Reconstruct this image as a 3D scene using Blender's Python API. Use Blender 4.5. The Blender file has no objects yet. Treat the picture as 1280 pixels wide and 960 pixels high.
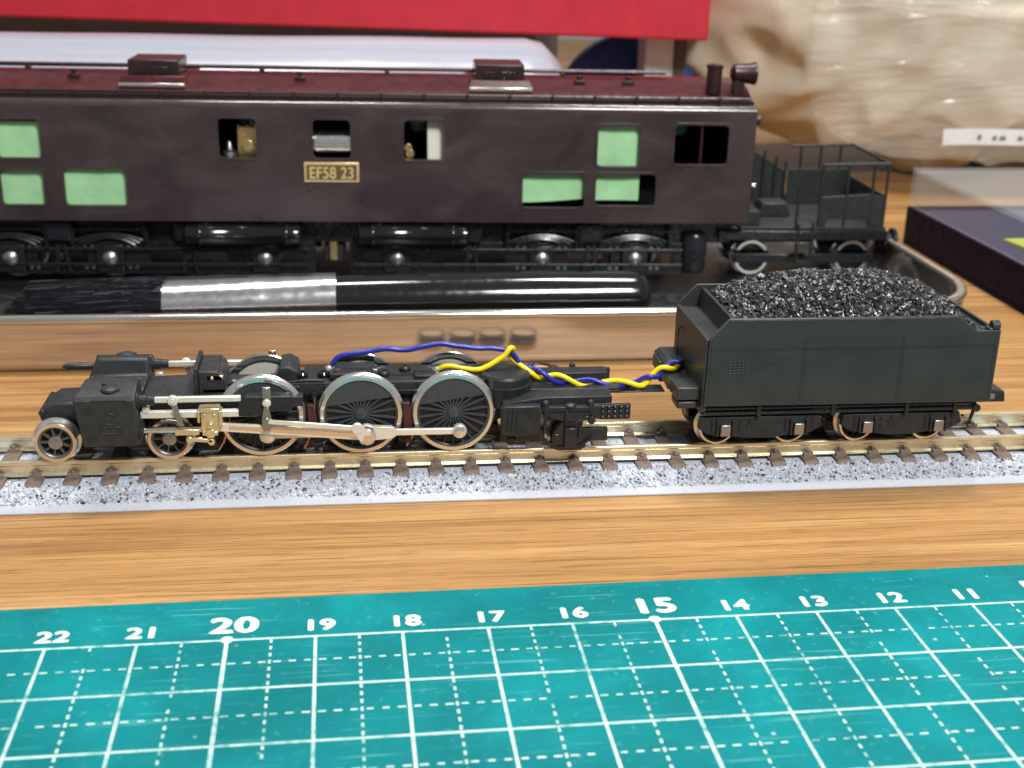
import bpy, bmesh, math, random
from mathutils import Vector, Matrix, noise
random.seed(7)
rad = math.radians
sc = bpy.context.scene
# 1 unit = 1 cm.  x runs along the model track, y away from the viewer, z up, table top at z = 0
sc.unit_settings.system = 'METRIC'
sc.unit_settings.scale_length = 0.01
# ------------------------------------------------------------------ camera
cd = bpy.data.cameras.new('camera')
cam = bpy.data.objects.new('camera', cd)
sc.collection.objects.link(cam)
cam.matrix_world = Matrix(((0.99231203, 0.01994043, -0.12214426, -2.2575929),
                           (-0.12152866, 0.34361203, -0.9312151, -16.88591853),
                           (0.02340141, 0.93889997, 0.34339368, 8.03855394),
                           (0, 0, 0, 1)))
cd.sensor_width = 36
cd.lens = 45
cd.clip_start = 0.1
cd.clip_end = 500
cd.dof.use_dof = True
cd.dof.focus_distance = 18.1
cd.dof.aperture_fstop = 0.42
sc.camera = cam
# ------------------------------------------------------------------ light
w = bpy.data.worlds.new('World')
sc.world = w
w.use_nodes = True
bg = w.node_tree.nodes['Background']
bg.inputs[0].default_value = (0.95, 0.97, 1.0, 1)
bg.inputs[1].default_value = 0.27


def area(name, loc, target, sx, sy, power, col=(1, 1, 1)):
    l = bpy.data.lights.new(name, 'AREA')
    l.shape = 'RECTANGLE'
    l.size, l.size_y, l.energy, l.color = sx, sy, power, col
    o = bpy.data.objects.new(name, l)
    o.location = loc
    o.rotation_euler = (Vector(target) - Vector(loc)).to_track_quat('-Z', 'Y').to_euler()
    sc.collection.objects.link(o)
    return o


area('ceiling_lamp', (-7, 17, 62), (1, 5, 0), 15, 5, 20000, (1.0, 0.97, 0.92))
area('ceiling_lamp', (15, 17, 62), (1, 5, 0), 15, 5, 20000, (1.0, 0.97, 0.92))
area('front_fill', (14, -36, 46), (1, 2, 0), 13, 13, 40000, (1.0, 0.98, 0.95))  # added fill light, lifts the sides that face the camera
sc.view_settings.view_transform = 'Standard'
sc.view_settings.look = 'None'
sc.view_settings.gamma = 1
sc.view_settings.use_curve_mapping = False
sc.view_settings.exposure = 0
try:
    sc.cycles.use_denoising = True
    sc.cycles.max_bounces = 10
    sc.cycles.transparent_max_bounces = 12
    sc.cycles.caustics_reflective = False
    sc.cycles.caustics_refractive = False
    sc.cycles.sample_clamp_indirect = 6
except Exception:
    pass

# ------------------------------------------------------------------ materials
MATS = {}


def s2l(c):
    return tuple(((v / 255) / 12.92 if v / 255 < 0.04045 else ((v / 255 + 0.055) / 1.055) ** 2.4) for v in c)


class NT:
    def __init__(self, name):
        self.m = bpy.data.materials.new(name)
        self.m.use_nodes = True
        self.t = self.m.node_tree
        self.b = self.t.nodes['Principled BSDF']
        self.co = self.n('ShaderNodeTexCoord')

    def n(self, t, **kw):
        nd = self.t.nodes.new(t)
        for k, v in kw.items():
            setattr(nd, k, v)
        return nd

    def l(self, a, b):
        self.t.links.new(a, b)

    def mapping(self, scale=(1, 1, 1), rot=(0, 0, 0), loc=(0, 0, 0)):
        mp = self.n('ShaderNodeMapping')
        mp.inputs['Scale'].default_value = scale
        mp.inputs['Rotation'].default_value = rot
        mp.inputs['Location'].default_value = loc
        self.l(self.co.outputs['Object'], mp.inputs['Vector'])
        return mp.outputs[0]

    def noise(self, vec, scale, detail=4, rough=0.55, dist=0.0):
        nd = self.n('ShaderNodeTexNoise')
        nd.inputs['Scale'].default_value = scale
        nd.inputs['Detail'].default_value = detail
        nd.inputs['Roughness'].default_value = rough
        nd.inputs['Distortion'].default_value = dist
        if vec is not None:
            self.l(vec, nd.inputs['Vector'])
        return nd.outputs['Fac']

    def ramp(self, fac, stops, interp='LINEAR'):
        r = self.n('ShaderNodeValToRGB')
        r.color_ramp.interpolation = interp
        el = r.color_ramp.elements
        while len(el) < len(stops):
            el.new(0.5)
        for e, (p, c) in zip(el, stops):
            e.position = p
            e.color = (*c, 1) if len(c) == 3 else c
        self.l(fac, r.inputs[0])
        return r.outputs[0]

    def mix(self, fac, a, b, mode='MIX'):
        m = self.n('ShaderNodeMix', data_type='RGBA', blend_type=mode)
        for s, v in ((0, fac), (6, a), (7, b)):
            if isinstance(v, (int, float)):
                m.inputs[s].default_value = v
            elif isinstance(v, tuple):
                m.inputs[s].default_value = (*v, 1)
            else:
                self.l(v, m.inputs[s])
        return m.outputs[2]

    def bump(self, h, strength=0.2, dist=0.02):
        b = self.n('ShaderNodeBump')
        b.inputs['Strength'].default_value = strength
        b.inputs['Distance'].default_value = dist
        self.l(h, b.inputs['Height'])
        self.l(b.outputs[0], self.b.inputs['Normal'])

    def math(self, op, a, b=0.0):
        m = self.n('ShaderNodeMath', operation=op)
        for i, v in enumerate((a, b)):
            if isinstance(v, (int, float)):
                m.inputs[i].default_value = v
            else:
                self.l(v, m.inputs[i])
        return m.outputs[0]


def plain(name, col, rough=0.5, metal=0.0, var=0.18, scale=6.0, bump=0.0, bscale=40, rvar=0.12, dist=0.01, spec=0.5, coat=0.0):
    t = NT(name)
    f = t.noise(t.mapping(), scale, 5)
    dark = tuple(c * (1 - var) for c in col)
    lite = tuple(min(1, c * (1 + var)) for c in col)
    t.l(t.ramp(f, [(0.3, dark), (0.7, lite)]), t.b.inputs['Base Color'])
    f2 = t.noise(t.mapping(loc=(3, 1, 2)), scale * 2.3, 4)
    r = t.n('ShaderNodeMapRange')
    r.inputs['From Min'].default_value = 0.3
    r.inputs['From Max'].default_value = 0.7
    r.inputs['To Min'].default_value = max(0.02, rough - rvar)
    r.inputs['To Max'].default_value = min(1, rough + rvar)
    t.l(f2, r.inputs[0])
    t.l(r.outputs[0], t.b.inputs['Roughness'])
    t.b.inputs['Metallic'].default_value = metal
    t.b.inputs['Specular IOR Level'].default_value = spec
    if coat:
        t.b.inputs['Coat Weight'].default_value = coat
        t.b.inputs['Coat Roughness'].default_value = 0.08
    if bump:
        t.bump(t.noise(t.mapping(), bscale, 3), bump, dist)
    MATS[name] = t.m
    return t.m


def build_materials():
    # oak-look table laminate, grain along x
    t = NT('oak_laminate')
    rz = (0, 0, rad(0.6))
    broad = t.noise(t.mapping((0.06, 2.1, 1), rz), 1.0, 5, 0.6, 0.5)
    fine = t.noise(t.mapping((0.22, 11.0, 1), rz), 1.0, 8, 0.75, 0.5)
    streak = t.noise(t.mapping((0.30, 21.0, 1), rz, (3, 5, 0)), 1.0, 5, 0.65, 0.3)
    pore = t.noise(t.mapping((1.7, 62.0, 1), rz), 1.0, 3, 0.6, 0.15)
    fleck = t.noise(t.mapping((1.2, 40.0, 1), rz, (9, 1, 0)), 1.0, 3, 0.6)
    c = t.ramp(broad, [(0.32, (0.27, 0.135, 0.046)), (0.47, (0.40, 0.215, 0.076)), (0.55, (0.44, 0.242, 0.088)), (0.70, (0.54, 0.330, 0.140))])
    c = t.mix(0.9, c, t.ramp(fine, [(0.30, (0.50, 0.42, 0.36)), (0.45, (0.90, 0.88, 0.86)), (0.55, (1.0, 1.0, 1.0)), (0.68, (1.28, 1.27, 1.25))]), 'MULTIPLY')
    c = t.mix(0.6, c, t.ramp(streak, [(0.38, (0.34, 0.25, 0.19)), (0.44, (1, 1, 1))]), 'MULTIPLY')
    c = t.mix(0.8, c, t.ramp(pore, [(0.34, (0.45, 0.36, 0.30)), (0.42, (1, 1, 1))]), 'MULTIPLY')
    c = t.mix(t.ramp(fleck, [(0.63, (0, 0, 0)), (0.70, (0.35,) * 3)]), c, (0.66, 0.46, 0.27))
    t.l(c, t.b.inputs['Base Color'])
    t.l(t.ramp(fine, [(0.3, (0.52,) * 3), (0.7, (0.34,) * 3)]), t.b.inputs['Roughness'])
    t.b.inputs['Specular IOR Level'].default_value = 0.35
    t.bump(t.math('ADD', pore, fine), 0.25, 0.01)
    MATS['oak_laminate'] = t.m
    # cutting mat
    t = NT('green_vinyl')
    cl = t.noise(t.mapping(), 0.55, 6, 0.6, 0.4)
    sp = t.noise(t.mapping(), 9, 5, 0.7)
    c = t.ramp(cl, [(0.30, (0.0004, 0.135, 0.148)), (0.55, (0.0005, 0.190, 0.206)), (0.72, (0.001, 0.245, 0.268))])
    c = t.mix(t.ramp(sp, [(0.60, (0, 0, 0)), (0.72, (0.40,) * 3)]), c, (0.16, 0.36, 0.34))
    sp2 = t.noise(t.mapping(loc=(5, 2, 0)), 2.2, 5, 0.75)
    c = t.mix(t.ramp(sp2, [(0.60, (0, 0, 0)), (0.74, (0.5,) * 3)]), c, (0.015, 0.13, 0.125))
    vor = t.n('ShaderNodeTexVoronoi')
    vor.inputs['Scale'].default_value = 3.1
    t.l(t.mapping(), vor.inputs['Vector'])
    gate = t.noise(t.mapping(loc=(1, 7, 0)), 1.3, 2)
    dots = t.math('MULTIPLY', t.ramp(vor.outputs['Distance'], [(0.04, (1,) * 3), (0.10, (0, 0, 0))]), t.ramp(gate, [(0.5, (0, 0, 0)), (0.6, (0.8,) * 3)]))
    c = t.mix(dots, c, (0.45, 0.62, 0.60))
    for rot, lo in ((0.35, (0, 0, 0)), (-0.8, (3, 1, 0)), (1.4, (6, 4, 0))):
        sc_ = t.noise(t.mapping((0.35, 16, 1), (0, 0, rot), lo), 1.6, 2, 0.5)
        ga = t.noise(t.mapping((1, 1, 1), (0, 0, 0), (lo[1] + 2, lo[0], 0)), 0.5, 2)
        k = t.math('MULTIPLY', t.ramp(sc_, [(0.665, (0, 0, 0)), (0.69, (0.5,) * 3)]), t.ramp(ga, [(0.48, (0, 0, 0)), (0.6, (1,) * 3)]))
        c = t.mix(k, c, (0.12, 0.40, 0.38))
    t.l(c, t.b.inputs['Base Color'])
    t.l(t.ramp(cl, [(0.3, (0.42,) * 3), (0.7, (0.6,) * 3)]), t.b.inputs['Roughness'])
    t.b.inputs['Specular IOR Level'].default_value = 0.14
    scr = t.noise(t.mapping((0.5, 11, 1), (0, 0, 0.5)), 2.0, 4, 0.7)
    t.bump(t.math('ADD', t.noise(t.mapping(), 45, 3), scr), 0.16, 0.008)
    MATS['green_vinyl'] = t.m
    # worn white print
    t = NT('white_print')
    f = t.noise(t.mapping(), 6, 6, 0.75)
    g = t.noise(t.mapping((1, 1, 1), (0, 0, 0), (4, 4, 0)), 0.45, 3)
    wear = t.math('ADD', t.math('MULTIPLY', g, 0.5), t.math('MULTIPLY', f, 0.6))
    t.l(t.ramp(wear, [(0.42, (0.64, 0.78, 0.74)), (0.55, (0.46, 0.66, 0.62)), (0.66, (0.06, 0.30, 0.30))]), t.b.inputs['Base Color'])
    t.b.inputs['Roughness'].default_value = 0.5
    MATS['white_print'] = t.m
    t = NT('number_print')
    f = t.noise(t.mapping(), 9, 5, 0.7)
    t.l(t.ramp(f, [(0.35, (0.84, 0.88, 0.86)), (0.72, (0.55, 0.74, 0.70))]), t.b.inputs['Base Color'])
    t.b.inputs['Roughness'].default_value = 0.5
    MATS['number_print'] = t.m
    # ballast
    t = NT('ballast_grain')
    gi = t.n('ShaderNodeNewGeometry')
    t.l(t.ramp(gi.outputs['Random Per Island'], [(0.0, (0.025, 0.03, 0.04)), (0.05, (0.09, 0.095, 0.11)), (0.10, (0.28, 0.29, 0.32)), (0.20, (0.42, 0.45, 0.51)), (0.6, (0.54, 0.57, 0.64)), (0.9, (0.68, 0.71, 0.77))], 'CONSTANT'), t.b.inputs['Base Color'])
    t.b.inputs['Roughness'].default_value = 0.75
    t.bump(t.noise(t.mapping(), 60, 3), 0.3, 0.01)
    MATS['ballast_grain'] = t.m
    t = NT('roadbed_plastic')
    sp = t.noise(t.mapping(), 26, 4, 0.7)
    t.l(t.ramp(sp, [(0.28, (0.2, 0.22, 0.26)), (0.38, (0.44, 0.48, 0.55)), (0.7, (0.50, 0.54, 0.62))]), t.b.inputs['Base Color'])
    t.b.inputs['Roughness'].default_value = 0.5
    t.bump(t.noise(t.mapping(), 30, 4), 0.2, 0.01)
    MATS['roadbed_plastic'] = t.m
    # coal
    t = NT('coal_lump')
    gi = t.n('ShaderNodeNewGeometry')
    t.l(t.ramp(gi.outputs['Random Per Island'], [(0.0, (0.010,) * 3), (0.6, (0.022, 0.023, 0.026)), (1.0, (0.05, 0.052, 0.058))]), t.b.inputs['Base Color'])
    t.l(t.ramp(gi.outputs['Random Per Island'], [(0.0, (0.5,) * 3), (1.0, (0.2,) * 3)]), t.b.inputs['Roughness'])
    t.b.inputs['Specular IOR Level'].default_value = 0.9
    t.bump(t.noise(t.mapping(), 35, 3), 0.35, 0.02)
    MATS['coal_lump'] = t.m
    # brushed tray steel
    t = NT('tray_steel')
    f = t.noise(t.mapping((0.25, 3, 9)), 2.0, 4, 0.6)
    t.l(t.ramp(f, [(0.3, (0.46, 0.42, 0.38)), (0.7, (0.66, 0.61, 0.56))]), t.b.inputs['Base Color'])
    t.b.inputs['Metallic'].default_value = 0.86
    t.l(t.ramp(f, [(0.3, (0.10,) * 3), (0.7, (0.17,) * 3)]), t.b.inputs['Roughness'])
    t.bump(t.noise(t.mapping((0.35, 1, 0.7)), 0.9, 2), 0.10, 0.05)
    MATS['tray_steel'] = t.m
    plain('dull_steel', (0.13, 0.13, 0.125), 0.42, 1, 0.2, 2, 0.1, 20, 0.1)
    # black casting
    plain('black_casting', (0.022, 0.024, 0.026), 0.48, 0, 0.3, 8, 0.25, 70, 0.1, 0.006, 0.5)
    plain('black_plastic', (0.020, 0.023, 0.025), 0.40, 0, 0.25, 9, 0.1, 80, 0.1, 0.004, 0.35)
    plain('wheel_grey', (0.045, 0.050, 0.054), 0.38, 0, 0.15, 9, 0.0, 80, 0.08)
    plain('pony_grey', (0.16, 0.16, 0.155), 0.4, 0.6, 0.15, 9, 0.0, 80, 0.08)
    plain('tender_black', (0.027, 0.031, 0.031), 0.40, 0, 0.15, 5, 0.15, 90, 0.06, 0.004, 0.5)
    t = NT('tender_black')     # edge highlights put into the colour, patchy like rubbed paint
    bv = t.n('ShaderNodeBevel')
    bv.samples = 4
    bv.inputs['Radius'].default_value = 0.022
    ge = t.n('ShaderNodeNewGeometry')
    dp = t.n('ShaderNodeVectorMath', operation='DOT_PRODUCT')
    t.l(bv.outputs[0], dp.inputs[0])
    t.l(ge.outputs['Normal'], dp.inputs[1])
    edge_glint = t.math('MULTIPLY', t.ramp(dp.outputs['Value'], [(0.80, (1,) * 3), (0.985, (0, 0, 0))]), t.ramp(t.noise(t.mapping(), 5, 4), [(0.35, (0.25,) * 3), (0.6, (1,) * 3)]))
    sm = t.noise(t.mapping((1, 1, 1.6)), 1.4, 5, 0.6)
    c = t.ramp(sm, [(0.3, (0.021, 0.025, 0.0245)), (0.7, (0.031, 0.036, 0.035))])
    t.l(t.mix(edge_glint, c, (0.20, 0.21, 0.21)), t.b.inputs['Base Color'])
    t.l(t.ramp(sm, [(0.3, (0.34,) * 3), (0.7, (0.46,) * 3)]), t.b.inputs['Roughness'])
    t.bump(t.noise(t.mapping(), 90, 3), 0.15, 0.004)
    MATS['tender_black'] = t.m
    plain('truck_black', (0.012, 0.014, 0.018), 0.26, 0, 0.3, 6, 0.1, 50, 0.1, 0.005, 0.5)
    plain('gloss_black', (0.008, 0.008, 0.009), 0.12, 0, 0.2, 4, 0, 40, 0.04, 0.01, 0.6)
    plain('nickel', (0.78, 0.78, 0.75), 0.19, 0.88, 0.06, 5, 0, 60, 0.05)
    plain('bright_nickel', (0.88, 0.86, 0.83), 0.12, 1, 0.05, 5, 0, 60, 0.04)
    plain('nickel_silver', (0.86, 0.84, 0.76), 0.32, 0.5, 0.07, 6, 0.03, 40, 0.07, 0.003)
    plain('brass', (0.80, 0.60, 0.30), 0.30, 1, 0.15, 8, 0.05, 40, 0.08, 0.004)
    plain('bronze_tyre', (0.80, 0.70, 0.56), 0.25, 1, 0.08, 5, 0, 60, 0.06)
    plain('rail_brass', (0.82, 0.75, 0.54), 0.30, 0.85, 0.06, 3, 0, 50, 0.06)
    plain('zinc', (0.40, 0.40, 0.39), 0.40, 1, 0.12, 8, 0.05, 40, 0.08, 0.004)
    plain('sleeper_brown', (0.158, 0.116, 0.094), 0.6, 0, 0.25, 10, 0.3, 45, 0.1, 0.008)
    plain('blue_pvc', (0.018, 0.024, 0.30), 0.30, 0, 0.1, 6, 0.08, 12, 0.05, 0.01)
    plain('yellow_pvc', (0.86, 0.66, 0.008), 0.32, 0, 0.06, 6, 0.08, 12, 0.05, 0.01)
    plain('red_contact', (0.06, 0.014, 0.016), 0.45, 0, 0.2)
    plain('nickel_brass', (0.82, 0.70, 0.44), 0.32, 0.8, 0.12, 8, 0.05, 40, 0.08, 0.004)
    plain('copper', (0.72, 0.36, 0.2), 0.32, 1, 0.15)
    # EF body paint, hand-brushed satin
    t = NT('maroon_paint')
    f = t.noise(t.mapping((0.7, 1, 1.1)), 0.9, 6, 0.6, 0.6)
    t.l(t.ramp(f, [(0.28, (0.034, 0.022, 0.024)), (0.5, (0.050, 0.033, 0.036)), (0.72, (0.074, 0.054, 0.057))]), t.b.inputs['Base Color'])
    t.l(t.ramp(f, [(0.3, (0.22,) * 3), (0.7, (0.38,) * 3)]), t.b.inputs['Roughness'])
    t.bump(t.noise(t.mapping(), 2.2, 4), 0.06, 0.03)
    MATS['maroon_paint'] = t.m
    plain('maroon_gloss', (0.055, 0.038, 0.041), 0.16, 0, 0.2, 2, 0.05, 6, 0.05, 0.02, 0.6)
    plain('roof_paint', (0.062, 0.010, 0.013), 0.34, 0, 0.3, 3, 0.06, 25, 0.1, 0.01, 0.28)
    plain('gutter_dark', (0.010, 0.005, 0.006), 0.35, 0, 0.3, 4)
    plain('roof_fitting', (0.026, 0.008, 0.010), 0.36, 0, 0.3, 5, 0.2, 30, 0.1, 0.01)
    plain('green_card', (0.40, 0.74, 0.40), 0.45, 0, 0.12, 1.4, 0.3, 2.5, 0.12, 0.08)
    plain('white_card', (0.78, 0.77, 0.70), 0.6, 0, 0.06, 3, 0.1, 20)
    plain('plate_gold', (0.88, 0.70, 0.36), 0.36, 0.45, 0.12, 9, 0.1, 40)
    plain('plate_dark', (0.16, 0.085, 0.025), 0.5, 0, 0.2)
    plain('deck_grey', (0.020, 0.024, 0.024), 0.5, 0, 0.2, 5, 0.2, 40)
    plain('red_box_paper', (0.60, 0.026, 0.046), 0.5, 0, 0.08, 1.2, 0.12, 22, 0.08, 0.02)
    plain('grey_box_card', (0.10, 0.085, 0.075), 0.6, 0, 0.15, 1.5, 0.1, 20)
    plain('white_carton', (0.72, 0.72, 0.72), 0.5, 0, 0.06, 2, 0.05, 20)
    plain('blue_print', (0.02, 0.06, 0.26), 0.45, 0, 0.1, 3)
    plain('navy_case', (0.006, 0.005, 0.024), 0.55, 0, 0.2, 2, 0.1, 30, 0.1, 0.01, 0.08)
    plain('navy_foam', (0.015, 0.025, 0.09), 0.7, 0, 0.2, 4, 0.3, 30)
    plain('lime_paper', (0.55, 0.60, 0.06), 0.6, 0, 0.1, 3)
    plain('pale_paper', (0.70, 0.66, 0.64), 0.6, 0, 0.08, 3)
    plain('grey_ink', (0.22, 0.22, 0.24), 0.6, 0, 0.2, 20)
    plain('plug_tan', (0.46, 0.28, 0.14), 0.6, 0, 0.15, 6)
    plain('rubber', (0.010, 0.010, 0.011), 0.45, 0, 0.2)
    plain('ferrule_metal', (0.74, 0.74, 0.75), 0.17, 1, 0.08, 3, 0, 6, 0.04)
    t = NT('bristle')
    gi = t.n('ShaderNodeNewGeometry')
    t.l(t.ramp(gi.outputs['Random Per Island'], [(0, (0.006, 0.006, 0.009)), (0.85, (0.022, 0.023, 0.030)), (1.0, (0.16, 0.16, 0.18))]), t.b.inputs['Base Color'])  # the few palest hairs are glints put into the colour
    t.b.inputs['Roughness'].default_value = 0.3
    t.bump(t.noise(t.mapping((1, 30, 30)), 3, 3), 0.2, 0.01)
    MATS['bristle'] = t.m
    # white plastic roll
    t = NT('white_film')
    f = t.noise(t.mapping((0.12, 2.2, 2.2)), 1.0, 4, 0.55)
    t.l(t.ramp(f, [(0.3, (0.31, 0.32, 0.39)), (0.7, (0.40, 0.40, 0.47))]), t.b.inputs['Base Color'])
    t.b.inputs['Roughness'].default_value = 0.22
    t.b.inputs['Subsurface Weight'].default_value = 0.15
    t.b.inputs['Subsurface Radius'].default_value = (0.5, 0.5, 0.5)
    t.bump(f, 0.25, 0.1)
    MATS['white_film'] = t.m
    t = NT('kraft_paper')
    f = t.noise(t.mapping(), 0.35, 5, 0.6, 0.5)
    fib = t.noise(t.mapping((0.5, 6, 6)), 3.0, 4)
    c = t.ramp(f, [(0.3, (0.64, 0.57, 0.44)), (0.7, (0.74, 0.68, 0.55))])
    t.l(t.mix(0.35, c, t.ramp(fib, [(0.35, (0.8,) * 3), (0.65, (1.1,) * 3)]), 'MULTIPLY'), t.b.inputs['Base Color'])
    t.b.inputs['Roughness'].default_value = 0.6
    t.bump(t.math('ADD', f, fib), 0.2, 0.05)
    MATS['kraft_paper'] = t.m
    for nm, col, al in (('clear_film', (0.80, 0.79, 0.72), 0.16), ('clear_lid', (0.75, 0.75, 0.73), 0.14)):
        t = NT(nm)
        f = t.noise(t.mapping(), 0.8, 4)
        t.l(t.ramp(f, [(0.3, tuple(c * 0.94 for c in col)), (0.7, col)]), t.b.inputs['Base Color'])
        t.b.inputs['Roughness'].default_value = 0.16
        t.b.inputs['Alpha'].default_value = al
        t.b.inputs['Specular IOR Level'].default_value = 0.9
        if nm == 'clear_film':
            rdg = t.math('ABSOLUTE', t.math('SUBTRACT', t.noise(t.mapping((0.28, 1, 1.9), (0.2, 0.18, 0.3)), 0.5, 3, 0.55, 0.9), 0.5))
            t.bump(rdg, 1.0, 0.5)
        else:
            t.bump(f, 0.15, 0.1)
        MATS[nm] = t.m


build_materials()


# ------------------------------------------------------------------ mesh helpers
class MB:
    def __init__(self):
        self.bm = bmesh.new()

    def poly(self, vs, fs):
        v = [self.bm.verts.new(p) for p in vs]
        for f in fs:
            try:
                self.bm.faces.new([v[i] for i in f])
            except ValueError:
                pass
        return self

    def box(self, x0, x1, y0, y1, z0, z1):
        return self.poly([(x0, y0, z0), (x1, y0, z0), (x1, y1, z0), (x0, y1, z0), (x0, y0, z1), (x1, y0, z1), (x1, y1, z1), (x0, y1, z1)],
                         [(0, 3, 2, 1), (4, 5, 6, 7), (0, 1, 5, 4), (1, 2, 6, 5), (2, 3, 7, 6), (3, 0, 4, 7)])

    def prism(self, pts, a, b, axis='y'):
        """extrude a polygon; axis y: pts are (x,z); axis x: pts are (y,z); axis z: pts are (x,y)"""
        def mk(p, d):
            return {'y': (p[0], d, p[1]), 'x': (d, p[0], p[1]), 'z': (p[0], p[1], d)}[axis]
        n = len(pts)
        vs = [mk(p, a) for p in pts] + [mk(p, b) for p in pts]
        fs = [tuple(range(n)), tuple(range(2 * n - 1, n - 1, -1))] + [(i, (i + 1) % n, n + (i + 1) % n, n + i) for i in range(n)]
        return self.poly(vs, fs)

    def lathe(self, prof, c, axis='y', seg=32, closed=False, sgn=1):
        """prof: (along, radius)"""
        rings = []
        for (a, r) in prof:
            ring = []
            for k in range(seg):
                t = 2 * math.pi * k / seg
                u, v = r * math.cos(t), r * math.sin(t)
                p = {'y': (c[0] + u, c[1] + sgn * a, c[2] + v), 'x': (c[0] + sgn * a, c[1] + u, c[2] + v), 'z': (c[0] + u, c[1] + v, c[2] + sgn * a)}[axis]
                ring.append(self.bm.verts.new(p))
            rings.append(ring)
        n = len(rings)
        for i in range(n if closed else n - 1):
            A, B = rings[i], rings[(i + 1) % n]
            for k in range(seg):
                self.bm.faces.new((A[k], A[(k + 1) % seg], B[(k + 1) % seg], B[k]))
        if not closed:
            for ring in (rings[0], rings[-1]):
                self.bm.faces.new(ring)
        return self

    def cyl(self, c, r, a, b, axis='y', seg=24, bev=0.0):
        if bev:
            return self.lathe([(a, r - bev), (a + bev, r), (b - bev, r), (b, r - bev)], c, axis, seg)
        return self.lathe([(a, r), (b, r)], c, axis, seg)

    def tube(self, pts, r, seg=10, rad_fn=None):
        pts = [Vector(p) for p in pts]
        rings = []
        up = Vector((0, 0, 1))
        for i, p in enumerate(pts):
            d = (pts[min(i + 1, len(pts) - 1)] - pts[max(i - 1, 0)]).normalized()
            s = d.cross(up)
            if s.length < 1e-4:
                s = d.cross(Vector((0, 1, 0)))
            s.normalize()
            t = s.cross(d)
            rr = rad_fn(i / (len(pts) - 1)) if rad_fn else r
            rings.append([self.bm.verts.new(p + rr * (math.cos(2 * math.pi * k / seg) * s + math.sin(2 * math.pi * k / seg) * t)) for k in range(seg)])
        for A, B in zip(rings, rings[1:]):
            for k in range(seg):
                self.bm.faces.new((A[k], A[(k + 1) % seg], B[(k + 1) % seg], B[k]))
        self.bm.faces.new(rings[0])
        self.bm.faces.new(rings[-1])
        return self

    def bar(self, p, q, w, h, y0, y1):
        """flat link in the xz plane from p to q (x,z); half widths w at p, h at q; extruded y0..y1"""
        p, q = Vector(p), Vector(q)
        d = (q - p).normalized()
        n = Vector((-d[1], d[0]))
        return self.prism([tuple(p + n * w), tuple(q + n * h), tuple(q - n * h), tuple(p - n * w)], y0, y1)

    def build(self, name, mat, parent=None, bevel=0.0, smooth=35, seg=2):
        bm = self.bm
        bmesh.ops.recalc_face_normals(bm, faces=bm.faces)
        me = bpy.data.meshes.new(name)
        bm.to_mesh(me)
        bm.free()
        return link(name, me, mat, parent, bevel, smooth, seg)


def link(name, me, mat, parent=None, bevel=0.0, smooth=35, seg=2):
    o = bpy.data.objects.new(name, me)
    sc.collection.objects.link(o)
    me.materials.clear()
    me.materials.append(MATS[mat])
    if smooth:
        for p in me.polygons:
            p.use_smooth = True
        if smooth < 180:
            me.set_sharp_from_angle(angle=rad(smooth))
    if bevel:
        b = o.modifiers.new('bevel', 'BEVEL')
        b.width, b.segments, b.limit_method, b.angle_limit = bevel, seg, 'ANGLE', rad(40)
        b.harden_normals = False
    attach(o, parent)
    return o


def attach(o, parent):
    if parent is None:
        return
    o.parent = parent
    if parent.get('_world'):
        o.matrix_parent_inverse = Matrix.Translation(-parent.location)


def tag(o, label, cat, group=None, kind=None):
    o['label'] = label
    if cat:
        o['category'] = cat
    if group:
        o['group'] = group
    if kind:
        o['kind'] = kind
    return o


def thing(name, label, cat, loc=(0, 0, 0), rz=0.0, group=None, local=False):
    """Empty at the thing's base; unless local, its parts are given in scene coordinates"""
    o = bpy.data.objects.new(name, None)
    o.empty_display_size = 0.5
    sc.collection.objects.link(o)
    o.location = loc
    o.rotation_euler = (0, 0, rz)
    tag(o, label, cat, group)
    if not local:
        o['_world'] = 1
    return o


def copy_part(o, parent, d=(0, 0, 0)):
    c = o.copy()
    sc.collection.objects.link(c)
    inv = o.matrix_parent_inverse.copy()
    c.parent = parent
    c.matrix_parent_inverse = inv
    c.location = Vector(o.location) + Vector(d)
    for ch in o.children:
        copy_part(ch, c)
    return c


def rrect(x0, x1, z0, z1, r, n=5):
    pts = []
    for cx, cz, a in ((x1 - r, z1 - r, 0), (x0 + r, z1 - r, 90), (x0 + r, z0 + r, 180), (x1 - r, z0 + r, 270)):
        for k in range(n):
            t = rad(a + 90 * k / (n - 1))
            pts.append((cx + r * math.cos(t), cz + r * math.sin(t)))
    return pts


def holed_plate(loops, ext, bev=0.0):
    """2D filled curve with holes -> mesh in the xy plane, thickness 2*ext"""
    cu = bpy.data.curves.new('tmp', 'CURVE')
    cu.dimensions = '2D'
    cu.fill_mode = 'BOTH'
    cu.extrude = ext
    cu.bevel_depth = bev
    cu.bevel_resolution = 1
    for lp in loops:
        sp = cu.splines.new('POLY')
        sp.points.add(len(lp) - 1)
        for i, p in enumerate(lp):
            sp.points[i].co = (p[0], p[1], 0, 1)
        sp.use_cyclic_u = True
    return curve_mesh(cu)


def curve_mesh(cu):
    o = bpy.data.objects.new('tmp', cu)
    sc.collection.objects.link(o)
    dg = bpy.context.evaluated_depsgraph_get()
    dg.update()
    me = bpy.data.meshes.new_from_object(o.evaluated_get(dg))
    bpy.data.objects.remove(o)
    bpy.data.curves.remove(cu)
    return me


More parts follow.
